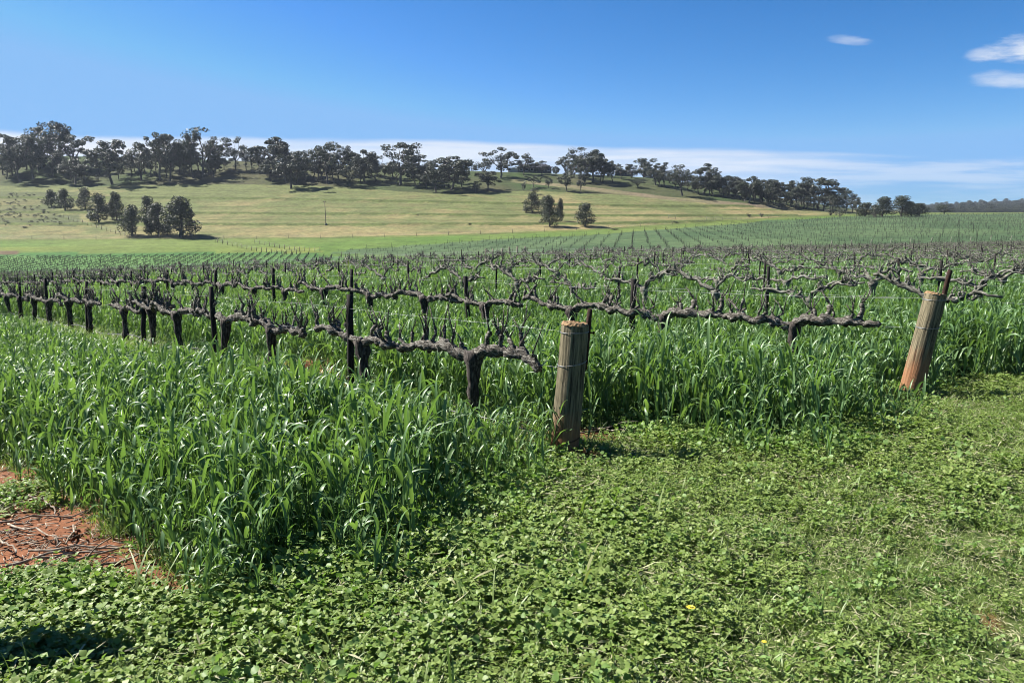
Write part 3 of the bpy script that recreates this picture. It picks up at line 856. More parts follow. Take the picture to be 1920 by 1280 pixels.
# stakes ---------------------------------------------------------------
def stake_mesh(seed, h=1.0, w=.055):
    rng = np.random.default_rng(seed); mb = MB()
    s = np.linspace(0, 1, 6)
    P = np.stack([rng.normal(0, .004, 6), rng.normal(0, .004, 6), -.1 + (h + .1) * s], 1)
    tube(mb, P, np.full(6, w * .62) * np.array([1, 1, 1, 1, .97, .9]), 4 if w < .05 else 7, .07, rng)
    return mb.mesh('stake', M['stake'])
STKT = [stake_mesh(920 + i, .98 + .05 * (i % 3), .040) for i in range(5)]
STK = [stake_mesh(900 + i, .99 + .05 * (i % 3), .056) for i in range(5)]
def add_stake(rec):
    k, q, x, y, z, u = rec
    o = ob('vine_stake', (STK if k <= 2 else STKT)[R_.integers(0, 5)], None, (x, y, z), (R_.normal(0, .03), R_.normal(0, .03), R_.uniform(0, 6)), None)
    if k <= 2:
        lab = 'dark wooden stake, %s from the %s in the %s row' % (ORD[q], 'upright thick end post' if k == 1 else 'leaning thick end post', 'nearest' if k == 1 else 'second')
        tag(o, lab, 'stake', 'stakes in the %s row' % ('nearest' if k == 1 else 'second'))
    else:
        tag(o, 'dark thin stake standing in the %s row counted from the nearest' % ORD[k], 'stake', 'stakes in the %s row' % ORD[k])
for r in stakes[:300]: add_stake(r)
rest = stakes[300:]
if rest:
    a = np.array([(r[2], r[3], r[4]) for r in rest]); n = len(a)
    scatter('vineyard_stakes', a, np.stack([R_.normal(0, .03, n), R_.normal(0, .03, n), R_.uniform(0, 6, n)], 1), np.ones((n, 3)) * [1, 1, 1.05],
            R_.integers(0, 5, n), STKT, 'dark stakes standing among the back rows of the near vineyard', 'stakes')

# wires and hose ---------------------------------------------------------
def row_line(k, t1, t2, h, step=1.0, sag=0.0, seed=0):
    rng = np.random.default_rng(seed + k)
    t = np.arange(t1, t2, step); p = row_p(k)
    x = p * PER[0] + (row_t(k) + t) * DIR[0]; y = p * PER[1] + (row_t(k) + t) * DIR[1]
    return np.stack([x, y, hgt(x, y) + h + sag * np.sin(t * 1.94 + k) + rng.normal(0, .002, len(t))], 1)
for k in range(1, 11):
    t2 = {1: 30, 2: 52}.get(k, 75 + k * 3)
    tt = 0.0 if k <= 2 else max(0, -2)
    for h, nm in ((.905, 'upper'), (.64, 'lower')):
        P = row_line(k, tt + .07, t2, h, 1.0, .006)
        w = MB(); tube(w, P, np.full(len(P), .0011 if k < 3 else .0013), 4, 0, cap=False)
        o = ob('trellis_wire', w.mesh('trellis_wire', M['wire']))
        tag(o, '%s thin galvanised wire strung along the %s vine row' % (nm, ORD[k] if k > 1 else 'nearest'), 'wire', 'trellis wires')
P = row_line(1, .3, 24, .15, .5, .035, 5)
P[0][2] -= .06; P[1][2] -= .03
w = MB(); tube(w, P, np.full(len(P), .0065), 6, 0)
tag(ob('irrigation_hose', w.mesh('irrigation_hose', M['hose'])), 'grey drip irrigation hose strung low along the nearest vine row', 'hose')

# ------------------------------------------------------------------ thick end posts
def end_post(base, top, r0, r1, label, rings, stake, seed):
    rng = np.random.default_rng(seed)
    base = Vector(base); top = Vector(top); ax = top - base; L = ax.length
    zx = ax.normalized(); xx = (Vector((1, 0, 0)) - zx * zx.x).normalized(); yx = zx.cross(xx)
    from mathutils import Matrix
    o = ob('end_post', None, None, base, Matrix((xx, yx, zx)).transposed().to_euler())
    tag(o, label, 'post', 'thick wooden end posts')
    mb = MB()
    s = np.array([-.12, 0, .1, .2, .3, .4, .5, .6, .7, .8, .88, .93, .96, .975, .982]); n = 40
    P = np.stack([np.zeros(15), np.zeros(15), s * L], 1)
    rr = r0 + (r1 - r0) * np.clip(s, 0, 1)
    rr[-2] *= .995; rr[-1] *= .97
    tube(mb, P, rr, n, .013, rng, cap=False)
    ob('shaft', mb.mesh('post_shaft', M['post']), o)
    # sawn top: rings of vertices, rough end grain
    tp = MB(); V = []; F = []
    rs = np.linspace(r1 * 1.03, 0.0, 9)[:-1]
    for i, r in enumerate(rs):
        for j in range(n):
            a = j / n * 2 * PI
            q = r * (1 + .02 * math.sin(5 * a) + .012 * rng.normal())
            V.append((q * math.cos(a), q * math.sin(a), L * 1.0 + (-.022 if i == 0 else 0) + .003 * rng.normal() - .004 * i / 8))
    rim = [(r1 * 1.005 * math.cos(j / n * 2 * PI), r1 * 1.005 * math.sin(j / n * 2 * PI), L * .976) for j in range(n)]
    V = rim + V
    for i in range(len(rs)):
        for j in range(n):
            k = (j + 1) % n
            F.append((i * n + j, i * n + k, (i + 1) * n + k, (i + 1) * n + j))
    V.append((0, 0, L * .998)); c = len(V) - 1
    for j in range(n): F.append((len(rs) * n + j, len(rs) * n + (j + 1) % n, c))
    tp.add(V, F)
    ob('sawn_top', tp.mesh('post_top', M['posttop'], False), o)
    for (f, tilt) in rings:
        w = MB(); rad = r0 + (r1 - r0) * f + .003
        a = np.linspace(0, 2 * PI, 41)
        for dz in (0, .006):
            P = np.stack([rad * np.cos(a), rad * np.sin(a), f * L + tilt * rad * np.sin(a + 1) + dz * np.sin(a * 1.5)], 1)
            tube(w, P, np.full(41, .0014), 5, 0, rng, cap=False)
        ob('wire_loop', w.mesh('wire_loop', M['wire'] if f > .3 else M['rust']), o)
    # rusty stake strapped to the side, standing proud of the post
    sx, sy, z0, z1 = stake
    b = MB()
    s = np.linspace(0, 1, 5)
    P = np.stack([np.full(5, sx), np.full(5, sy), z0 + (z1 - z0) * s], 1)
    tube(b, P, np.array([.021, .021, .021, .021, .018]), 6, .08, rng)
    st = ob('strapped_stake', b.mesh('strapped_stake', M['rust']), o)
    c = MB(); tube(c, [(sx - .02, sy - .01, L * .93), (sx + .035, sy - .02, L * .93)], [.006, .006], 6); tube(c, [(sx + .035, sy - .02, L * .93), (sx + .045, sy - .02, L * .93)], [.012, .012], 6)
    ob('bolt', c.mesh('bolt', M['rust']), st)
    return o
def at_depth(u, v, y):
    ax, sl = ray(u, v); return Vector((ax * y, y, HC + sl * y))
bA = at_depth(1057, 851, PA[1]); tAp = at_depth(1079, 604, PA[1] + .02)
end_post(bA, tAp, .104, .096, 'thick upright weathered wooden end post with a rusty stake, near the middle', [(.125, .3), (.70, .25), (.93, .1)], (.098, .035, .62, 1.06), 1)
bB = at_depth(1712, 716, PB[1]); tBp = at_depth(1755, 549, PB[1] + .03)
end_post(bB, tBp, .098, .092, 'thick wooden end post leaning to the right, at the right edge of the crop', [(.62, .2), (.93, .2)], (.09, .03, .70, 1.06), 2)
b0 = (P0[0], P0[1], gz(*P0)); t0p = (P0[0] + .06, P0[1] + .42, gz(*P0) + .93)
end_post(b0, t0p, .10, .094, 'thick wooden end post just left of the picture casting a broad shadow', [(.6, .2)], (.09, .03, .6, 1.05), 3)

# far row-end posts of the vineyard beyond, leaning away
pm = MB(); tube(pm, [(0, 0, -.1), (.05, 0, .55), (.13, 0, 1.15)], [.075, .07, .068], 8, .03)
PPM = pm.mesh('row_post', M['palepost'])
for i in range(14):
    u = 1408 + i * 37.4
    v = np.interp(u, [1400, 1560, 1700, 1920], [471, 464.5, 459, 453])
    g = ground_at(u, v)
    o = ob('row_post', PPM, None, g, (0, R_.normal(.0, .05), R_.normal(0, .2)))
    tag(o, 'pale leaning row-end post, %s from the left at the foot of far vineyard' % ORD[i + 1], 'post', 'pale leaning posts of the far vineyard')

# ------------------------------------------------------------------ far vineyard blocks
def block(name, dira, spacing, step, cond, y0, y1, x0, x1, meshes, label, cat, smin=.9, smax=1.2, sxy=1.0, jit=.25):
    d = np.array([dira, 1.0]); d /= np.linalg.norm(d); pr = np.array([d[1], -d[0]])
    ps = np.arange(-400, 500, spacing); ts = np.arange(60, 480, step)
    Pp, Tt = np.meshgrid(ps, ts)
    x = (Pp * pr[0] + Tt * d[0]).ravel() + R_.normal(0, jit * .2, Pp.size); y = (Pp * pr[1] + Tt * d[1]).ravel() + R_.normal(0, jit, Pp.size)
    k = (y > y0) & (y < y1) & (x > x0) & (x < x1); x, y = x[k], y[k]
    z = hgt(x, y); u, v = project(x, y, z)
    k = cond(u, v, x, y) & (R_.random(len(x)) < .85) & (u > -40) & (u < 1960); x, y, z = x[k], y[k], z[k]; n = len(x)
    s = R_.uniform(smin, smax, n)
    scatter(name, np.stack([x, y, z], 1), np.stack([np.zeros(n), np.zeros(n), math.atan2(d[1], d[0]) + R_.normal(0, .1, n)], 1), np.stack([s * sxy, s * sxy, s], 1),
            R_.integers(0, len(meshes), n), meshes, label, cat)
    return n
def bush_vine(seed, nc=16, lc=.4):
    rng = np.random.default_rng(seed); mb = MB()
    tube(mb, [(0, 0, -.05), (0, 0, .6)], [.06, .05], 4, 0, rng, cap=False)
    tube(mb, [(-.9, 0, .62), (0, 0, .66), (.9, 0, .62)], [.03, .04, .03], 4, 0, rng)
    for k in range(nc):
        x = rng.uniform(-.9, .9); a = rng.uniform(-.6, .6); L = rng.uniform(.35, 1) * lc
        tube(mb, [(x, 0, .62), (x + .3 * a * L, a * L, .62 + L)], [.02, .012], 3, 0, rng, cap=False)
    return mb
FV = [bush_vine(950 + i, 9, .2).mesh('row_vine', M['farvine']) for i in range(5)]
VV = [bush_vine(970 + i).mesh('valley_vine', M['valleyvine']) for i in range(5)]
n2 = block('valley_vines', (690 - 960) / FPX, 2.05, 1.0, lambda u, v, x, y: (v < lineat(u, L1) - 1) & (v > lineat(u, L2)) & (u < 985) & ~((u > 560) & (v < 476)), 148, 240, -220, 20,
           VV, 'dark vine rows in the valley block below the green field', 'grapevines', .55, .8, 1.2, .12)
n3 = block('slope_vines', (1190 - 960) / FPX, 3.3, 1.7, lambda u, v, x, y: (v < lineat(u, L1) - 1) & (v > lineat(u, L3B)) & (u > 610) & ~((u < 985) & (v > lineat(u, L2) - 9)), 118, 420, -80, 320,
           FV, 'green sloping vineyard of small bare vines below the straw paddock', 'grapevines', .4, .85, .9, .8)
fpm = MB(); tube(fpm, [(0, 0, -.1), (0, 0, 1.5)], [.035, .03], 5)
FPM = fpm.mesh('slope_post', M['stake'])
block('slope_posts', (1190 - 960) / FPX, 3.3, 9.0, lambda u, v, x, y: (v < lineat(u, L1) - 1) & (v > lineat(u, L3B) - .5) & (u > 610) & ~((u < 985) & (v > lineat(u, L2) - 9)), 118, 300, -80, 320,
      [FPM], 'thin dark trellis posts of the sloping far vineyard', 'posts', .7, .9, 1.0)
block('valley_posts', (690 - 960) / FPX, 2.05, 25.0, lambda u, v, x, y: (v < lineat(u, L1) - 1) & (v > lineat(u, L2) - .5) & (u < 985) & ~((u > 560) & (v < 476)), 148, 240, -220, 20,
      [FPM], 'thin dark trellis posts of the valley vineyard block', 'posts', .8, 1.0, 1.0)

# ------------------------------------------------------------------ trees
def leaf_cloud(mb, c, rad, n, size, rng, shell=.55, droop=.3):
    c = np.array(c); rad = np.array(rad)
    d = rng.normal(0, 1, (n, 3)); d /= np.linalg.norm(d, axis=1, keepdims=True)
    r = rng.random(n) ** (1 / 3) * (1 - shell) + shell * rng.uniform(.75, 1.05, n)
    P = c + d * r[:, None] * rad
    nrm = d * .8 + rng.normal(0, .7, (n, 3)); nrm[:, 2] += droop
    nrm /= np.linalg.norm(nrm, axis=1, keepdims=True)
    t = np.cross(nrm, rng.normal(0, 1, (n, 3))); t /= np.linalg.norm(t, axis=1, keepdims=True)
    b = np.cross(nrm, t)
    s = size * rng.uniform(.6, 1.4, n)[:, None]; w = s * rng.uniform(.35, .7, n)[:, None]
    q0 = P - t * s; q1 = P + b * w - t * s * .1; q2 = P + t * s; q3 = P - b * w + t * s * .1
    V = np.stack([q0, q1, q2, q3], 1).reshape(-1, 3)
    mb.add(V, [(4 * i, 4 * i + 1, 4 * i + 2, 4 * i + 3) for i in range(n)])

def limb(mb, a, b, r0, r1, rng, n=5, seg=4, wob=.06):
    a = np.array(a, float); b = np.array(b, float); L = np.linalg.norm(b - a)
    s = np.linspace(0, 1, seg + 1)
    P = a + np.outer(s, b - a) + rng.normal(0, wob * L, (seg + 1, 3)) * np.sin(s * PI)[:, None]
    P[:, 2] += .08 * L * np.sin(s * PI) * rng.uniform(-1, .5)
    tube(mb, P, r0 + (r1 - r0) * s, n, .05, rng, cap=False)
def gum(seed, spread=.36, sparse=1.0, low=.33):
    """20 m gum: forked pale limbs, leaf clumps at their ends with gaps between"""
    rng = np.random.default_rng(seed); tr, cr = MB(), MB(); H = 20.0
    fh = H * rng.uniform(.2, .32)
    lean = rng.normal(0, .06 * H, 2) * .4
    top = np.array([lean[0], lean[1], fh])
    limb(tr, (0, 0, -.4), top, .55, .40, rng, 7, 4, .03)
    nm = rng.integers(3, 6); a0 = rng.uniform(0, 6)
    for i in range(nm):
        az = a0 + i * 2 * PI / nm + rng.normal(0, .35)
        out = H * spread * rng.uniform(.35, .8); zz = H * rng.uniform(.5, .74)
        e = np.array([top[0] + math.cos(az) * out, top[1] + math.sin(az) * out, zz])
        limb(tr, top, e, .34, .17, rng, 6, 4, .07)
        for j in range(rng.integers(3, 5)):
            a2 = az + rng.normal(0, .9); o2 = H * spread * rng.uniform(.15, .5)
            f = rng.uniform(.45, 1.0)
            st = top + (e - top) * f
            z2 = min(H * .96, st[2] + H * rng.uniform(.05, .30))
            if rng.random() < .42: z2 = H * rng.uniform(low, .6)
            e2 = np.array([st[0] + math.cos(a2) * o2, st[1] + math.sin(a2) * o2, z2])
            limb(tr, st, e2, .14, .05, rng, 4, 3, .08)
            for q in range(rng.integers(2, 5)):
                c = e2 + rng.normal(0, 1, 3) * np.array([.06, .06, .045]) * H
                rr = H * rng.uniform(.06, .125)
                leaf_cloud(cr, c, (rr, rr, rr * rng.uniform(.45, .75)), int(110 * sparse * rng.uniform(.7, 1.2)), .36, rng, .6, .5)
    # leading shoot so that the crown reaches its full height
    e = np.array([lean[0] * 2, lean[1] * 2, H * .86]); limb(tr, top, e, .3, .08, rng, 6, 4, .05)
    for q in range(4):
        c = e + rng.normal(0, 1, 3) * np.array([.07, .07, .035]) * H; c[2] = min(c[2], H * .94)
        rr = H * rng.uniform(.06, .10)
        leaf_cloud(cr, c, (rr, rr, rr * .6), int(110 * sparse), .36, rng, .6, .5)
    return tr.mesh('gum_trunk', M['gumbark']), cr.mesh('gum_crown', M['gum'], False)
def dense(seed, wide=.32, base=.12):
    """10 m dense lumpy tree, foliage nearly to the ground"""
    rng = np.random.default_rng(seed); tr, cr = MB(), MB(); H = 10.0
    limb(tr, (0, 0, -.3), (rng.normal(0, .2), rng.normal(0, .2), H * .75), .26, .08, rng, 6, 5, .02)
    for k in range(38):
        f = rng.uniform(0, 1); z = H * (base + (.93 - base) * f)
        pr = math.sin(min(1, (f + .18) * 1.05) ** .8 * PI * .93) ** .7
        r = H * wide * pr * rng.uniform(.35, .88); a = rng.uniform(0, 2 * PI)
        c = np.array([r * math.cos(a), r * math.sin(a), z])
        limb(tr, (0, 0, max(.5, z - H * .12)), c, .07, .03, rng, 4, 2, .04)
        rr = H * rng.uniform(.09, .15)
        leaf_cloud(cr, c, (rr, rr, rr * rng.uniform(.9, 1.5)), 120, .20, rng, .65, .2)
    return tr.mesh('dense_trunk', M['gumbark']), cr.mesh('dense_crown', M['oak'], False)
def shrub(seed):
    rng = np.random.default_rng(seed); tr, cr = MB(), MB(); H = 3.0
    for k in range(9):
        a = rng.uniform(0, 2 * PI); r = H * rng.uniform(.05, .42)
        c = np.array([r * math.cos(a), r * math.sin(a), H * rng.uniform(.3, .75)])
        limb(tr, (0, 0, -.1), c, .07, .03, rng, 4, 2, .05)
        rr = H * rng.uniform(.16, .28); leaf_cloud(cr, c, (rr, rr, rr * .9), 60, .14, rng, .6, .2)
    return tr.mesh('shrub_stems', M['gumbark']), cr.mesh('shrub_crown', M['scrub'], False)
def measured(pair):
    n = len(pair[1].vertices); V = np.zeros(n * 3); pair[1].vertices.foreach_get('co', V); V = V.reshape(-1, 3)
    return (*pair, float(np.percentile(V[:, 2], 99.7)), 2 * float(np.percentile(np.abs(V[:, :2]), 97)))
GUM = [gum(1000 + i, .36, 1.0) for i in range(7)]
GUMS = [gum(1020 + i, .34, .55, .45) for i in range(4)]          # sparse crowns
GUMD = [gum(1040 + i, .40, 1.5, .34) for i in range(4)]          # dense umbrella crowns
DEN = [dense(1060 + i, .30 + .03 * (i % 3)) for i in range(6)]
SHR = [shrub(1080 + i) for i in range(4)]
KINDS = {'g': (GUM, 20.0, 'gum_tree', 15.2), 's': (GUMS, 20.0, 'gum_tree', 14.5), 'd': (GUMD, 20.0, 'gum_tree', 16.5), 'o': (DEN, 10.0, 'paddock_tree', 6.4), 'b': (SHR, 3.0, 'shrub', 2.9), 'w': (DEN, 10.0, 'gum_tree', 6)}
cnt = [0]
def tree(u, v, top, wpx, kind, label, group=None, cat=None):
    var, H0, nm, W0 = KINDS[kind]
    cnt[0] += 1
    tm, cm, H0, W0 = measured(var[cnt[0] * 3 % len(var)])
    g = ground_at(u, v)
    ax, sl = ray(u, top); h = HC + sl * g.y - g.z
    w = wpx * g.y / FPX * ((1.12 if u < 1190 else 1.3) if kind in 'gds' else 1)
    sz = h / H0; sx = w / W0
    o = ob(nm, None, None, g, (0, 0, R_.uniform(0, 2 * PI)), (sx, sx, sz))
    tag(o, label, cat or {'g': 'tree', 's': 'tree', 'd': 'tree', 'o': 'tree', 'w': 'tree', 'b': 'shrub'}[kind], group)
    ob('trunk' if kind != 'b' else 'stems', tm, o); ob('crown', cm, o)
RG = 'gum trees along the ridge'
FILL = 'small dark gum tree blending into the tree belt along the ridge'
TREES = [
    (6, 328, 252, 44, 'g', 'dark gum cut off by the left edge of the picture on the ridge'),
    (24, 330, 258, 36, 'g', 'leaning gum second from the left edge at the ridge'),
    (37, 342, 253, 48, 'g', 'gum with a dark straight trunk in front of the leftmost ridge gums'),
    (62, 336, 255, 54, 'g', 'gum with pale forked trunk left of the tallest gum group'),
    (84, 314, 231, 62, 'g', 'tallest gum on the left of the ridge, crown high above the cloud'),
    (110, 316, 232, 56, 'g', 'tall gum with layered crown just right of the tallest ridge gum'),
    (140, 322, 252, 52, 'g', 'gum at the right end of the tallest left ridge group'),
    (141, 345, 296, 44, 'd', 'low bushy gum below the tallest left group, on the slope'),
    (158, 338, 322, 18, 'b', 'round dark shrub between the left ridge group and the lone gum'),
    (210, 346, 260, 64, 'g', 'broad gum with a thick dark trunk standing against the white cloud'),
    (231, 326, 286, 26, 'd', 'dark gum close behind the broad thick trunked gum'),
    (246, 335, 290, 24, 's', 'thin pale stemmed gum right of the broad thick trunked gum'),
    (265, 339, 270, 46, 'g', 'gum with twin dark trunks left of the high pointed group'),
    (300, 338, 248, 52, 'g', 'tall gum at the left of the high pointed group'),
    (319, 340, 254, 50, 'g', 'gum with a leaning trunk in the middle of the high pointed group'),
    (336, 326, 268, 40, 'd', 'dark full crowned gum at the back of the high pointed group'),
    (362, 334, 246, 40, 'g', 'gum with slender pale trunk left of the highest open crown'),
    (381, 333, 238, 60, 's', 'highest open crowned gum at left centre of the ridge'),
    (404, 322, 257, 38, 'g', 'gum right behind the highest open crowned gum'),
    (441, 320, 258, 34, 's', 'airy gum alone against the cloud left of the sparse saplings'),
    (472, 322, 279, 22, 's', 'thin bare looking sapling gum in the gap of the ridge'),
    (462, 320, 276, 20, 's', 'spindly sapling gum beside the airy lone gum'),
    (486, 322, 284, 22, 's', 'small sparse gum at the left foot of the dome topped gum'),
    (512, 330, 258, 64, 'd', 'big dome topped gum against blue sky left of centre'),
    (546, 354, 286, 60, 'd', 'wide dense dark gum low on the slope below the dome topped gum'),
    (572, 338, 282, 36, 'g', 'gum squeezed between the wide dense gum and the rounded pair'),
    (597, 338, 277, 38, 'g', 'gum at the left of the rounded pair above the paddock pole'),
    (615, 345, 269, 50, 'g', 'tallest gum of the rounded pair above the paddock pole'),
    (634, 339, 272, 42, 'g', 'gum at the right of the rounded pair above the paddock pole'),
    (655, 349, 302, 36, 's', 'low open gum with crooked pale limbs on the slope edge'),
    (684, 341, 282, 56, 'd', 'umbrella crowned gum with twin trunks'),
    (708, 332, 292, 24, 'g', 'narrow gum at the right shoulder of the umbrella crowned gum'),
    (722, 334, 309, 22, 's', 'short thin gum in the gap before the tall domed gum'),
    (751, 347, 267, 62, 'g', 'tall domed gum in the middle of the ridge'),
    (774, 337, 289, 36, 'g', 'gum with ragged top just right of the tall domed gum'),
    (795, 338, 300, 34, 'g', 'lower gum between the ragged topped gum and the dense pair'),
    (817, 360, 302, 44, 'd', 'left gum of the dense dark pair at the slope edge'),
    (846, 357, 293, 64, 'd', 'right gum of the dense dark pair at the slope edge'),
    (866, 352, 318, 30, 'g', 'small gum at the right skirt of the dense dark pair'),
    (892, 361, 342, 18, 'b', 'dark leaning bush at the slope edge under the open ridge'),
    (915, 357, 320, 42, 'd', 'low round gum below the tall gum left of the house'),
    (884, 318, 303, 24, 's', 'tiny sparse gum on the bare grassy saddle, left one'),
    (905, 318, 297, 26, 's', 'tiny sparse gum on the bare grassy saddle, right one'),
    (940, 334, 276, 52, 'g', 'tall gum standing directly left of the farmhouse'),
    (982, 328, 290, 34, 'g', 'gum in front of the farmhouse roof'),
    (1016, 327, 302, 26, 'g', 'leafy gum hiding the right half of the farmhouse roof'),
    (1164, 336, 312, 24, 'd', 'bushy gum in front of the dark shed'),
    (1184, 334, 308, 20, 'g', 'gum at the right gable of the dark shed'),
    (1000, 352, 330, 24, 'g', 'small gum on the slope beneath the farmhouse'),
    (1029, 353, 334, 16, 'g', 'very small tree below the right end of the farmhouse'),
    (1042, 324, 312, 14, 'd', 'dark bush like gum at the right wall of the farmhouse'),
    (1063, 359, 322, 28, 'g', 'brownish upright gum low on the slope right of the farmhouse'),
    (1089, 360, 326, 16, 'g', 'slim gum next to the brownish upright gum'),
    (1062, 324, 290, 32, 'g', 'left gum of the large group right of the farmhouse'),
    (1088, 336, 277, 40, 's', 'tallest thin topped gum of the large group right of the farmhouse'),
    (1112, 343, 282, 50, 'd', 'dense gum in the centre of the large group right of the farmhouse'),
    (1130, 342, 300, 34, 'g', 'gum on the right flank of the large group right of the farmhouse'),
    (1149, 342, 302, 28, 'g', 'gum casting a long shadow beside the dark shed'),
    (1196, 352, 336, 22, 's', 'wispy low tree on the open green slope'),
    (1208, 332, 297, 36, 'g', 'gum immediately right of the dark shed'),
    (1229, 347, 306, 36, 'd', 'full dark gum leading the group right of the dark shed'),
    (1256, 344, 325, 18, 's', 'little gum between the full dark gum and the tall spindly gum'),
    (1279, 367, 309, 34, 's', 'tall spindly gum with leaning pale trunk'),
    (1302, 363, 343, 12, 's', 'thin sapling left of the broad round gum'),
    (1320, 362, 307, 50, 'g', 'broad round gum right of the tall spindly gum'),
    (1337, 366, 328, 32, 'd', 'dark gum tucked under the broad round gum'),
    (1367, 366, 330, 42, 'd', 'spreading low gum between broad round gum and dark trunked gum'),
    (1405, 380, 331, 34, 'd', 'gum with a dark single trunk at the lower slope'),
    (1428, 376, 337, 30, 'g', 'gum right behind the dark single trunk gum'),
    (1445, 380, 336, 30, 'g', 'gum leading the right hand wood'),
    (1462, 383, 342, 28, 'd', 'round topped gum inside the right hand wood'),
    (1482, 386, 340, 32, 'd', 'thick crowned gum left of the open tall one in the right hand wood'),
    (1503, 384, 332, 34, 's', 'open tall gum in the right hand wood'),
    (1534, 392, 335, 54, 'd', 'largest dark gum of the right hand wood'),
    (1556, 393, 352, 28, 'd', 'gum sloping off the right side of the largest dark gum'),
    (1587, 395, 357, 30, 'g', 'separate gum at the right end of the ridge slope'),
    (1466, 392, 378, 14, 'b', 'small round bush at the left foot of the right hand wood'),
    (1492, 393, 377, 14, 'b', 'small round bush below the thick crowned gum of the right hand wood'),
    (1512, 392, 376, 18, 'b', 'wide bush below the open tall gum'),
    (1557, 404, 389, 18, 'b', 'low dark bush where the paddock narrows, left'),
    (1575, 406, 390, 20, 'b', 'low dark bush where the paddock narrows, right'),
    (1606, 402, 375, 14, 'g', 'slim tree in the gap before the right far clump'),
    (1622, 406, 380, 34, 'w', 'leftmost gum of the far clump beyond the green vineyard'),
    (1640, 407, 384, 24, 'b', 'bush filling the far clump beyond the green vineyard'),
    (1655, 406, 369, 40, 'w', 'left tall gum of the far clump beyond the green vineyard'),
    (1690, 406, 367, 40, 'w', 'right tall gum of the far clump beyond the green vineyard'),
    (1708, 406, 378, 24, 'w', 'lower gum right of the tall ones in the far clump'),
    (1724, 405, 381, 28, 'w', 'rightmost gum of the far clump beyond the green vineyard'),
    (1770, 402, 384, 24, 'g', 'solitary far gum at the foot of the hazy hill'),
]
for t_ in TREES:
    tree(*t_[:5], t_[5], RG if t_[4] != 'b' else 'bushes on the ridge slope')
for (u, v, tp, w) in [(50, 318, 272, 34), (72, 322, 280, 30), (98, 330, 284, 36), (120, 326, 286, 34), (12, 336, 290, 30), (172, 318, 290, 24), (186, 326, 292, 22), (252, 322, 296, 26), (282, 330, 288, 30),
                      (292, 320, 280, 28), (346, 322, 282, 30), (325, 320, 290, 26), (392, 326, 290, 28), (420, 318, 296, 22), (372, 320, 286, 28), (492, 326, 296, 26), (528, 334, 292, 30), (560, 332, 296, 28), (588, 332, 300, 26), (643, 330, 296, 26),
                      (668, 332, 300, 26), (696, 330, 304, 24), (736, 336, 302, 26), (764, 332, 304, 24), (786, 346, 310, 26), (806, 338, 312, 24), (828, 340, 310, 26), (858, 344, 316, 22), (1076, 334, 306, 26), (1100, 330, 300, 26), (1142, 332, 308, 20),
                      (1220, 334, 314, 22), (1344, 356, 332, 24), (1384, 368, 342, 22), (1416, 372, 346, 22), (1436, 378, 350, 22), (1454, 380, 350, 20), (1474, 384, 352, 22), (1494, 386, 354, 22), (1520, 388, 352, 24), (1546, 390, 358, 20), (1566, 394, 366, 18), (30, 326, 286, 30), (64, 310, 276, 30), (134, 336, 300, 28), (222, 336, 300, 24), (272, 326, 288, 26), (312, 332, 288, 28), (354, 328, 290, 26), (400, 332, 300, 24), (508, 340, 300, 30), (536, 342, 304, 28), (556, 344, 304, 26), (604, 340, 300, 26), (626, 342, 302, 26), (676, 344, 304, 26), (704, 342, 312, 24), (744, 344, 306, 24), (778, 346, 310, 24), (800, 354, 322, 24), (834, 352, 318, 26), (1096, 344, 312, 22), (1126, 340, 312, 20), (1236, 350, 322, 20), (1246, 348, 320, 24), (1266, 354, 324, 22), (1290, 358, 326, 24), (1350, 362, 332, 26), (1378, 370, 340, 24), (1390, 372, 338, 26), (1412, 378, 344, 24), (1430, 380, 346, 24), (1450, 386, 352, 24), (1488, 390, 356, 24), (1508, 390, 352, 26), (1562, 398, 366, 22), (1574, 398, 370, 20), (1598, 400, 372, 18), (1310, 364, 334, 22), (1330, 366, 338, 22), (1356, 370, 344, 20), (1396, 378, 352, 20), (1440, 384, 358, 20), (1470, 388, 360, 20), (1526, 394, 366, 22), (1544, 396, 368, 20)]:
    tree(u, v, tp, w * 1.1, R_.choice(['g', 'd', 'g']), FILL, 'small gum trees in the ridge belt')
PT = 'dense trees in the straw paddock'
for t_ in [
    (97, 388, 355, 20, 'o', 'dark dense tree at the upper left of the left paddock cluster'),
    (122, 395, 354, 27, 'o', 'plump dense tree second in the left paddock cluster'),
    (160, 392, 351, 24, 'o', 'separate dark oval tree between the upper left pair and the rest'),
    (186, 418, 362, 34, 'o', 'dense tree with clear short trunk beside the grey bush'),
    (210, 412, 374, 16, 'o', 'small dense tree between the clear trunked tree and the tall dark one'),
    (219, 412, 360, 27, 'o', 'tall dense tree in the middle of the left paddock cluster'),
    (247, 443, 384, 36, 'o', 'pointed dark tree at the front left of the paddock cluster'),
    (278, 424, 367, 28, 'o', 'dark tree behind the pale grey-green one'),
    (284, 441, 406, 26, 'o', 'short tree at the left knee of the pale grey-green tree'),
    (297, 442, 380, 42, 'o', 'pale grey-green tree between the pointed and the largest tree'),
    (338, 445, 369, 58, 'o', 'largest paddock tree with long shadow at the right end of its cluster'),
    (998, 398, 361, 30, 'o', 'left back tree of the central paddock group'),
    (1021, 402, 368, 18, 'o', 'narrow back tree in the central paddock group'),
    (1030, 425, 367, 34, 'o', 'front tree of the central paddock group'),
    (1050, 415, 372, 14, 'o', 'slim tree at the right side of the central paddock group'),
    (1097, 425, 380, 32, 'o', 'lone dense tree right of the central paddock group')]:
    tree(*t_[:5], t_[5], PT)
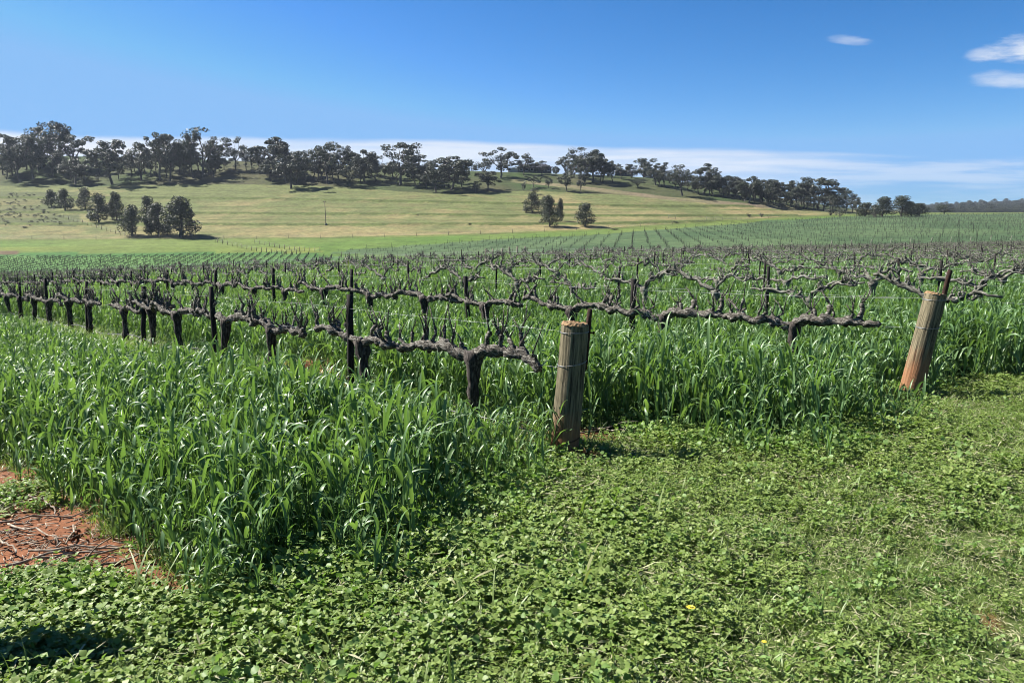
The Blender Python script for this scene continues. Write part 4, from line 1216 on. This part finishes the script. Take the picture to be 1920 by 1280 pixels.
for t_ in [
    (170, 413, 402, 20, 'b', 'grey rounded bush beside the clear trunked paddock tree'),
    (314, 441, 427, 24, 'b', 'green bush under the left side of the largest paddock tree'),
    (986, 399, 389, 14, 'b', 'low bush at the left foot of the central paddock group'),
    (1152, 431, 427.5, 16, 'b', 'flat dry bush near the paddock fence right of the lone tree'),
    (880, 422, 418, 9, 'b', 'small dry bush on the lowest contour bank'),
    (782, 404, 402, 6, 'b', 'tiny bush on the middle contour bank'),
    (1268, 418, 415, 9, 'b', 'low bush near the small gates'),
    (1004, 364, 350, 16, 'b', 'bush on slope edge left under the farmhouse'),
    (982, 358, 342, 10, 'b', 'small upright bush on the bare slope under the farmhouse'),
    (45, 427, 424, 12, 'b', 'flat bush at the lower edge of the scrubby grass'),
    (1405, 407, 400, 8, 'b', 'bare little bush at the right of the paddock, left one'),
    (1428, 407, 399, 9, 'b', 'bare little bush at the right of the paddock, right one')]:
    tree(*t_[:5], t_[5], 'bushes in the paddock')

# scrub under the ridge trees, grey scrub on the left slope, far bushland
def scat_px(name, region, n, meshes, smin, smax, label, cat, zmul=1.0):
    us, vs = [], []
    (u0, u1), f0, f1 = region
    pts = []
    for i in range(n):
        u = R_.uniform(u0, u1); a, b = f0(u), f1(u); v = R_.uniform(a, b)
        pts.append(ground_at(u, v))
    P = np.array([tuple(q) for q in pts]); m = len(P); s = R_.uniform(smin, smax, m)
    scatter(name, P, np.stack([np.zeros(m), np.zeros(m), R_.uniform(0, 6, m)], 1), np.stack([s, s, s * R_.uniform(.7, 1.1, m) * zmul], 1), R_.integers(0, len(meshes), m), meshes, label, cat)
shc = [c for t_, c in SHR]
ridge_top = lambda u: lineat(u, [(-100, 289), (160, 290), (430, 302), (600, 307), (880, 322), (1080, 324), (1200, 333), (1420, 362), (1560, 394)])
scat_px('ridge_scrub', ((-20, 860), ridge_top, lambda u: lineat(u, L4) - 10), 150, shc, .5, 1.1, 'dark low scrub growing under the ridge gums', 'scrub', .8)
scat_px('hillside_scrub', ((-20, 118), lambda u: 362, lambda u: 424), 150, shc, .25, .6, 'grey green low scrub on the left hillside', 'scrub', .55)
denc = [c for t_, c in DEN]
far_pts = []
for i in range(2600):
    a = R_.uniform(.49, .72); y = R_.uniform(900, 1900)
    far_pts.append((a * y, y))
fp = np.array(far_pts); fz = hgt(fp[:, 0], fp[:, 1]); m = len(fp); s = R_.uniform(.2, .5, m) * np.where(R_.random(m) < .04, 2.0, 1)
scatter('bushland', np.stack([fp[:, 0], fp[:, 1], fz], 1), np.stack([np.zeros(m), np.zeros(m), R_.uniform(0, 6, m)], 1), np.stack([s * 2.6, s * 2.6, s], 1), R_.integers(0, 6, m), denc,
        'hazy bushland covering the distant hill on the right', 'bushland')

# ------------------------------------------------------------------ farmhouse, shed, pole, fences, gates
def house():
    g = ground_at(998, 322.5); y = g.y; k = y / FPX
    W, D, Hh = 58 * k, 8.0, 2.7
    y = 424.0; k = y / FPX; ax_, sl_h = ray(1002, 323.5)
    o = ob('farmhouse', None, None, (ax_ * y, y + 4, HC + sl_h * y), (0, 0, .05))
    tag(o, 'long low farmhouse with a dark roof and cream end on top of the ridge', 'house')
    w = MB(); w.box((0, 0, Hh / 2 - 1.5), (W, D, Hh + 3)); ob('wall', w.mesh('house_wall', M['shedwall_and_shade'], False), o)  # dark wall colour paints in the shade under the verandah
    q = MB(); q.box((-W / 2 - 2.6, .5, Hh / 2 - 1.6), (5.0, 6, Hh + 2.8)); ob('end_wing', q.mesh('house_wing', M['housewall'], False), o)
    r = MB()
    V = [(-W / 2 - .6, -D / 2 - .6, Hh), (W / 2 + .6, -D / 2 - .6, Hh), (W / 2 + .6, D / 2 + .6, Hh), (-W / 2 - .6, D / 2 + .6, Hh), (-W / 2 + 3, 0, Hh + 2.1), (W / 2 - 3, 0, Hh + 2.1)]
    r.add(V, [(0, 1, 5, 4), (2, 3, 4, 5), (1, 2, 5), (3, 0, 4), (3, 2, 1, 0)])
    rf = ob('roof', r.mesh('house_roof', M['houseroof'], False), o)
    c = MB(); c.box((2, .8, Hh + 2.2), (.7, .7, 1.6)); ob('chimney', c.mesh('chimney', M['housewall'], False), rf)
    ve = MB(); ve.add([(-W * .2, -D / 2 - 2.6, 2.25), (W / 2, -D / 2 - 2.6, 2.25), (W / 2, -D / 2 - .55, 2.62), (-W * .2, -D / 2 - .55, 2.62), (-W * .2, -D / 2 - 2.6, 2.33), (W / 2, -D / 2 - 2.6, 2.33), (W / 2, -D / 2 - .55, 2.69), (-W * .2, -D / 2 - .55, 2.69)],
                      [(3, 2, 1, 0), (4, 5, 6, 7), (0, 1, 5, 4), (1, 2, 6, 5), (2, 3, 7, 6), (3, 0, 4, 7)])
    vo = ob('verandah_roof', ve.mesh('verandah_roof', M['houseroof'], False), o)
    for i in range(7):
        b = MB(); b.box((-W * .2 + .3 + i * (W * .7 - .6) / 6, -D / 2 - 2.5, 1.1), (.14, .14, 2.26)); ob('verandah_post', b.mesh('verandah_post', M['palepost'], False), vo)
    for i in range(6):
        x = -W / 2 + 1.6 + i * (W - 3.2) / 5
        if i == 3:
            b = MB(); b.box((x, -D / 2 - .03, 1.05), (1.0, .08, 2.1)); ob('door', b.mesh('house_door', M['shedwall_and_shade'], False), o); continue
        b = MB()
        for dx, dz, sx, sz in ((-.75, 0, .1, 1.3), (.75, 0, .1, 1.3), (0, .6, 1.4, .1), (0, -.6, 1.4, .1)): b.box((x + dx, -D / 2 - .04, 1.5 + dz), (sx, .1, sz))
        f = ob('window', b.mesh('window_frame', M['white'], False), o)
        p_ = MB(); p_.box((x, -D / 2 - .02, 1.5), (1.4, .05, 1.1)); ob('pane', p_.mesh('window_pane', M['pane'], False), f)
house()
def shed():
    g = ground_at(1171, 330); k = g.y / FPX; W, D, Hh = 31 * k, 7.0, 2.6
    yq = 420.0; k = yq / FPX; W = 31 * k; ax_, sl_h = ray(1171, 332)
    o = ob('shed', None, None, (ax_ * yq, yq + 3, HC + sl_h * yq), (0, 0, -.04))
    tag(o, 'low dark shed among gums right of the farmhouse', 'shed')
    w = MB(); w.box((0, 0, Hh / 2 - 1.5), (W, D, Hh + 3)); ob('wall', w.mesh('shed_wall', M['shedwall_and_shade'], False), o)
    r = MB(); r.add([(-W / 2 - .4, -D / 2 - .5, Hh - .1), (W / 2 + .4, -D / 2 - .5, Hh - .1), (W / 2 + .4, D / 2 + .4, Hh + .1), (-W / 2 - .4, D / 2 + .4, Hh + .1), (-W / 2 - .4, 0, Hh + 1.1), (W / 2 + .4, 0, Hh + 1.1)],
                    [(0, 1, 5, 4), (2, 3, 4, 5), (1, 2, 5), (3, 0, 4), (3, 2, 1, 0)])
    ob('roof', r.mesh('shed_roof', M['houseroof'], False), o)
    d = MB(); d.box((-W * .2, -D / 2 - .04, 1.05), (2.6, .08, 2.1)); ob('door', d.mesh('shed_door', M['houseroof'], False), o)
    for x in (W * .1, W * .32):
        p_ = MB(); p_.box((x, -D / 2 - .04, 1.5), (1.2, .06, .8)); ob('window', p_.mesh('shed_window', M['pane'], False), o)
shed()
g = ground_at(611, 423); ax, sl = ray(608, 377); hp = HC + sl * g.y - g.z
po = ob('power_pole', None, None, g)
tag(po, 'lone slim wooden pole standing in the straw paddock', 'pole')
mb = MB(); tube(mb, [(0, 0, -.5), (0, 0, hp * .3), (-.1, 0, hp * .7), (-.22, 0, hp)], [.13, .12, .10, .085], 9, .02); ob('shaft', mb.mesh('pole_shaft', M['polewood']), po)
mb = MB(); mb.box((-.2, 0, hp - .25), (1.3, .1, .12)); ob('crossarm', mb.mesh('pole_crossarm', M['polewood'], False), po)
mb = MB(); tube(mb, [(0, 0, -.2), (0, 0, .35), (0, 0, .5)], [.38, .36, .24], 9, .04); ob('base', mb.mesh('pole_base', M['palepost']), po)

fpost = MB(); tube(fpost, [(0, 0, -.2), (.01, 0, .6), (0, .01, 1.25)], [.085, .08, .075], 6, .04); FPOST = fpost.mesh('fence_post', M['polewood'])
def fence(px, spacing_px, label, big=1.0):
    P = np.array(px, float); seg = np.hypot(*(P[1:] - P[:-1]).T); cum = np.concatenate([[0], np.cumsum(seg)])
    n = max(2, int(cum[-1] / spacing_px) + 1); q = np.linspace(0, cum[-1], n)
    pts = [ground_at(np.interp(a, cum, P[:, 0]), np.interp(a, cum, P[:, 1])) for a in q]
    o = ob('wire_fence', None, None, pts[0]); tag(o, label, 'fence')
    for p_ in pts:
        ob('post', FPOST, o, p_ - pts[0], (R_.normal(0, .03), R_.normal(0, .03), R_.uniform(0, 6)), (big, big, R_.uniform(.92, 1.08)))
    for hz in (.45, .8, 1.1):
        w = MB(); Q = np.array([tuple(p_ - pts[0] + Vector((0, 0, hz))) for p_ in pts])
        tube(w, Q, np.full(len(Q), .008), 3, 0, cap=False); ob('wire', w.mesh('fence_wire', M['wire']), o)
fence([(120, 409), (150, 419), (190, 430), (243, 446)], 9, 'wire fence running downhill left of the front paddock trees')
fence([(408, 455), (440, 462), (476, 471), (520, 476), (556, 477)], 9, 'wire fence with close posts bordering the bright green field')
fence([(478, 456), (520, 465), (560, 471), (600, 472)], 9, 'second short wire fence beside the grassy lane')
fence([(0, 449), (120, 448.5), (300, 448), (400, 449), (560, 447), (750, 444), (960, 437), (1110, 431), (1300, 419), (1500, 407.5)], 58, 'long wire fence along the foot of the straw paddock')
fence([(640, 482.5), (760, 487), (880, 490.5), (985, 488)], 15, 'row of wire fence posts between valley vines and sloping vineyard')
def gate(u, v, label):
    g = ground_at(u, v); o = ob('gate', None, None, g); tag(o, label, 'gate', 'small pale gates in the paddock')
    for x in (-1.2, 1.2):
        b = MB(); tube(b, [(x, 0, -.1), (x, 0, 1.4)], [.06, .06], 6); ob('post', b.mesh('gate_post', M['palepost']), o)
    b = MB()
    for zz in (.5, .9, 1.3): tube(b, [(-1.12, 0, zz), (1.12, 0, zz)], [.04, .04], 5)
    ob('rails', b.mesh('gate_rails', M['palepost']), o)
gate(1260, 410, 'pale small gate left of the pair near the paddock foot')
gate(1331, 414, 'pale small gate in the middle near the paddock foot')
gate(1348, 414.5, 'pale small gate right of the pair near the paddock foot')
gate(411, 455, 'pale gate at the left end of the close posted fence')

# ------------------------------------------------------------------ litter and flowers
def cane_mesh(seed):
    rng = np.random.default_rng(seed); mb = MB(); m = 8
    s = np.linspace(-.5, .5, m); L = rng.uniform(.35, .95)
    P = np.stack([s * L, .10 * L * np.sin(s * 3 + rng.uniform(0, 3)) + rng.normal(0, .006, m), .012 + .02 * np.abs(rng.normal(0, 1, m))], 1)
    tube(mb, P, np.linspace(.0075, .004, m) * rng.uniform(.8, 1.3), 5, .08, rng)
    return mb.mesh('pruned_cane', M['cane'])
CAN = [cane_mesh(1200 + i) for i in range(8)]
CANES = [(40, 985, 'pale'), (60, 1010, ''), (120, 1022, ''), (150, 1048, ''), (205, 1042, ''), (190, 1052, ''), (215, 1068, ''), (110, 1058, ''), (20, 920, ''), (45, 945, ''), (90, 965, ''), (235, 1110, ''), (370, 1142, ''), (1105, 818, ''), (1135, 812, ''), (1020, 812, ''), (985, 805, ''), (575, 1186, ''), (10, 1040, ''), (75, 1075, ''), (160, 1085, '')]
for i, (u, v, _) in enumerate(CANES):
    g = ground_at(u, v)
    o = ob('pruned_cane', CAN[i % 8], None, g + Vector((0, 0, .012)), (R_.normal(0, .05), R_.normal(0, .05), R_.normal(0, .7)))
    if u < 300: tag(o, 'dry pruned cane lying on the red soil at the left edge', 'cane', 'dry canes on the red soil strip')
    elif u in (1105, 1135, 1020, 985): tag(o, 'dry pruned cane on red soil at the foot of the upright end post', 'cane', 'dry canes by the upright post')
    elif u == 370: tag(o, 'broken pale cane at the corner of the cereal crop', 'cane')
    else: tag(o, 'reddish cane lying in the mown weeds in the foreground', 'cane')
n = 900
t = R_.uniform(t0 + .4, t0 + 5.5, n); p = p0 + R_.normal(.5, .42, n)
x = t * DIR[0] + p * PER[0]; y = t * DIR[1] + p * PER[1]
def chip(seed):
    rng = np.random.default_rng(seed); mb = MB()
    for k in range(5):
        c = rng.normal(0, .06, 2); a = rng.uniform(0, 6); L = rng.uniform(.02, .09)
        tube(mb, [(c[0], c[1], .004), (c[0] + L * math.cos(a), c[1] + L * math.sin(a), .012)], [.0035, .002], 4, 0, rng)
    return mb.mesh('chip', M['cane'])
scatter('prunings', np.stack([x, y, hgt(x, y) + .005], 1), np.stack([np.zeros(n), np.zeros(n), R_.uniform(0, 6, n)], 1), np.ones((n, 3)), R_.integers(0, 4, n), [chip(1230 + i) for i in range(4)],
        'small dry twigs littering the red soil strip', 'twigs')
def clod(seed):
    rng = np.random.default_rng(seed); bm_ = MB()
    P = np.stack([np.zeros(4), np.zeros(4), np.array([-.4, .05, .45, .6])], 1) + rng.normal(0, .06, (4, 3))
    tube(bm_, P, [.55, .75, .5, .12], 7, .16, rng)
    return bm_.mesh('clod', M['soil'], False)
q_ = np.array(BARE); n = 5200
x = R_.uniform(q_[:, 0].min(), q_[:, 0].max(), n); y = R_.uniform(q_[:, 1].min(), q_[:, 1].max(), n)
k = in_poly(x, y, BARE) & (x > -4.2) & (y < 6.5); x, y = x[k], y[k]; n = len(x)
sz = R_.lognormal(math.log(.010), .55, n)
scatter('soil_clods', np.stack([x, y, hgt(x, y) + .004], 1), R_.uniform(0, 6, (n, 3)) * [.15, .15, 1], np.stack([sz * 1.2, sz, sz * .75], 1), R_.integers(0, 6, n), [clod(1300 + i) for i in range(6)],
        'crumbly clods of red soil on the bare strip', 'soil')
def flower(u, v, r, label):
    g = ground_at(u, v); o = ob('dandelion', None, None, g); tag(o, label, 'flower')
    s = MB(); tube(s, [(0, 0, -.01), (.004, 0, .05), (0, 0, .085)], [.002, .0018, .0016], 5); ob('stem', s.mesh('flower_stem', M['wheat_dry']), o)
    h = MB()
    for k in range(16):
        a = k / 16 * 2 * PI
        blade(h, (0, 0, .085), a, r, r * .34, 1.1, 1.7, 3, .2, 0, 1, True)
        blade(h, (0, 0, .087), a + .2, r * .6, r * .3, .7, 1.3, 2, .2, 0, 1, True)
    ob('petals', h.mesh('flower_petals', M['yellow']), o)
flower(1294, 1176, .022, 'yellow dandelion open in the mown weeds, the larger one')
flower(1431, 1243, .012, 'small yellow dandelion near the bottom edge of the picture')
flower(849, 1098, .014, 'yellow dandelion in the weeds in front of the crop corner')

# ------------------------------------------------------------------ air
hm, hnt, hN, hL = new_mat('haze_air')
ho = nd(hnt, 'ShaderNodeOutputMaterial'); hv = nd(hnt, 'ShaderNodeVolumePrincipled')
hv.inputs['Color'].default_value = (.72, .82, 1.0, 1); hv.inputs['Density'].default_value = .00008; hv.inputs['Anisotropy'].default_value = .2
hL.new(hv.outputs[0], ho.inputs['Volume'])
hb = MB(); hb.box((0, 2400, 24), (14000, 6400, 132))
tag(ob('haze', hb.mesh('haze', hm, False)), 'thin blue air softening the distant hill', 'haze', kind='stuff')

# ------------------------------------------------------------------ light, sky, camera
SUN_EL, SUN_AZ = math.radians(47), math.radians(-71)        # azimuth from +Y, negative = to the left
sd = Vector((math.sin(SUN_AZ) * math.cos(SUN_EL), math.cos(SUN_AZ) * math.cos(SUN_EL), math.sin(SUN_EL)))
sl_ = bpy.data.lights.new('sun', 'SUN'); sl_.energy = 5.0; sl_.angle = math.radians(.53); sl_.color = (1.0, .95, .87)
so = bpy.data.objects.new('sun', sl_); COL.objects.link(so); so.rotation_euler = sd.to_track_quat('Z', 'Y').to_euler(); so.location = sd * 60

w = bpy.data.worlds.new('World'); scene.world = w; w.use_nodes = True
nt = w.node_tree; nt.nodes.clear(); L = nt.links
out = nd(nt, 'ShaderNodeOutputWorld'); bg = nd(nt, 'ShaderNodeBackground'); bg.inputs['Strength'].default_value = .08
sky = nd(nt, 'ShaderNodeTexSky'); sky.sky_type = 'NISHITA'; sky.sun_disc = False
sky.sun_elevation = SUN_EL; sky.sun_rotation = SUN_AZ
sky.altitude = 300; sky.air_density = 1.0; sky.dust_density = .35; sky.ozone_density = 2.2
tc = nd(nt, 'ShaderNodeTexCoord'); sx = nd(nt, 'ShaderNodeSeparateXYZ'); L.new(tc.outputs['Generated'], sx.inputs[0])
def mth(op, a, b=None, c=None, clamp=False):
    q = nd(nt, 'ShaderNodeMath', operation=op); q.use_clamp = clamp
    for i, s_ in enumerate((a, b, c)):
        if s_ is None: continue
        if isinstance(s_, (int, float)): q.inputs[i].default_value = s_
        else: L.new(s_, q.inputs[i])
    return q.outputs[0]
yy = mth('MAXIMUM', sx.outputs[1], .05)
ax = mth('DIVIDE', sx.outputs[0], yy); az = mth('DIVIDE', sx.outputs[2], yy)
fwd_ = mth('GREATER_THAN', sx.outputs[1], .08)
cb = nd(nt, 'ShaderNodeCombineXYZ'); L.new(ax, cb.inputs[0]); L.new(az, cb.inputs[1])
def cnoise(scale, stretch, detail=5, rough=.55, off=0.0):
    mp = nd(nt, 'ShaderNodeMapping'); mp.inputs['Scale'].default_value = (1, stretch, 1); mp.inputs['Location'].default_value = (off, off * .37, 0)
    L.new(cb.outputs[0], mp.inputs['Vector'])
    n_ = nd(nt, 'ShaderNodeTexNoise'); n_.inputs['Scale'].default_value = scale; n_.inputs['Detail'].default_value = detail; n_.inputs['Roughness'].default_value = rough
    L.new(mp.outputs[0], n_.inputs['Vector']); return n_.outputs['Fac']
def sstep(x, a, b):
    q = nd(nt, 'ShaderNodeMapRange', interpolation_type='SMOOTHSTEP'); L.new(x, q.inputs[0])
    q.inputs[1].default_value = a; q.inputs[2].default_value = b; return q.outputs[0]
nD = cnoise(8.0, 5, 6, .62, 7.7)
nA, nB, nC = cnoise(3.0, 6, 4, .5, 1.3), cnoise(5.0, 14, 6, .55, 4.2), cnoise(14.0, 3, 5, .6, 2.0)
# low bank of cloud behind the ridge
topl = mth('ADD', mth('MULTIPLY', ax, -.026), mth('ADD', .100, mth('MULTIPLY', nA, .022)))
d = mth('SUBTRACT', topl, az)
right = sstep(ax, .22, .50)
low = mth('SUBTRACT', 1.0, mth('MULTIPLY', sstep(d, .018, .050), .5))
edge = sstep(d, -.002, .007)
streak = sstep(nB, .40, .62)
bank = mth('MULTIPLY', mth('MULTIPLY', edge, low), mth('ADD', mth('MULTIPLY', mth('SUBTRACT', 1.0, right), mth('ADD', mth('ADD', .55, mth('MULTIPLY', sstep(ax, -.22, -.42), .22)), mth('MULTIPLY', streak, .28))), mth('MULTIPLY', right, mth('MULTIPLY', streak, .42))))
def lens(u, v, hw, hh, tilt=0.0, soft=.5, amp=.5):
    cx, cz = ray(u, v); k = 1.0 / FPX
    dx = mth('SUBTRACT', ax, cx); dz = mth('SUBTRACT', mth('SUBTRACT', az, cz), mth('MULTIPLY', dx, tilt))
    e = mth('ADD', mth('POWER', mth('ABSOLUTE', mth('DIVIDE', dx, hw * k)), 2.0), mth('POWER', mth('ABSOLUTE', mth('DIVIDE', dz, hh * k)), 2.0))
    f = mth('ADD', mth('SUBTRACT', 1.0, e), mth('ADD', mth('MULTIPLY', mth('SUBTRACT', nC, .5), amp), mth('MULTIPLY', mth('SUBTRACT', nD, .5), amp * 2.6)))
    return sstep(f, 0.0, soft)
cl = [(lens(1935, 92, 112, 32, .12, 1.2, 1.3), .85), (lens(1850, 100, 42, 14, .05, 1.2, 1.0), .5), (lens(1895, 148, 100, 20, -.03, 1.2, 1.0), .62), (lens(1594, 76, 46, 10, -.06, 1.3, 1.2), .45)]
tot = bank
for m_, a_ in cl: tot = mth('MAXIMUM', tot, mth('MULTIPLY', m_, a_))
tot = mth('MULTIPLY', tot, fwd_, None, True)
sp_ = nd(nt, 'ShaderNodeSeparateColor'); L.new(sky.outputs[0], sp_.inputs[0])
tint = nd(nt, 'ShaderNodeCombineColor')
EX = .12 * 2 ** scene.view_settings.exposure if False else .12
for i, (k_, g_, t_) in enumerate(((3.75, 2.5, .80), (1.25, 1.6, .98), (1.13, 1.5, 1.18))):
    L.new(mth('MINIMUM', mth('MULTIPLY', mth('POWER', mth('MULTIPLY', sp_.outputs[i], .12 * t_), g_), k_ / .08 / 3.14), (.235, .50, .90)[i] / .08 / 3.14), tint.inputs[i])
mxc = nd(nt, 'ShaderNodeMixRGB'); L.new(tot, mxc.inputs['Fac']); L.new(tint.outputs[0], mxc.inputs['Color1']); mxc.inputs['Color2'].default_value = (3.35, 3.55, 3.85, 1)
L.new(mxc.outputs[0], bg.inputs['Color']); L.new(bg.outputs[0], out.inputs['Surface'])

cam = bpy.data.cameras.new('camera'); co = bpy.data.objects.new('camera', cam); COL.objects.link(co)
cam.sensor_width = 36; cam.lens = 36 * FPX / 1920; cam.clip_start = .05; cam.clip_end = 9000
co.location = (0, 0, HC); co.rotation_euler = (PI / 2 - PITCH, 0, 0)
scene.camera = co

scene.view_settings.view_transform = 'Standard'; scene.view_settings.look = 'None'
scene.view_settings.exposure = 1.65; scene.view_settings.gamma = 1.0
cy = scene.cycles
cy.max_bounces = 6; cy.diffuse_bounces = 3; cy.glossy_bounces = 2; cy.transmission_bounces = 3; cy.transparent_max_bounces = 6; cy.volume_bounces = 0
cy.use_denoising = True; cy.denoiser = 'OPENIMAGEDENOISE'; cy.denoising_prefilter = 'ACCURATE'; cy.filter_width = .9
print('COUNTS wheat', N_WHEAT, 'cover', N_COVER, 'vines', len(vines), 'stakes', len(stakes), 'block2', n2, 'block3', n3)
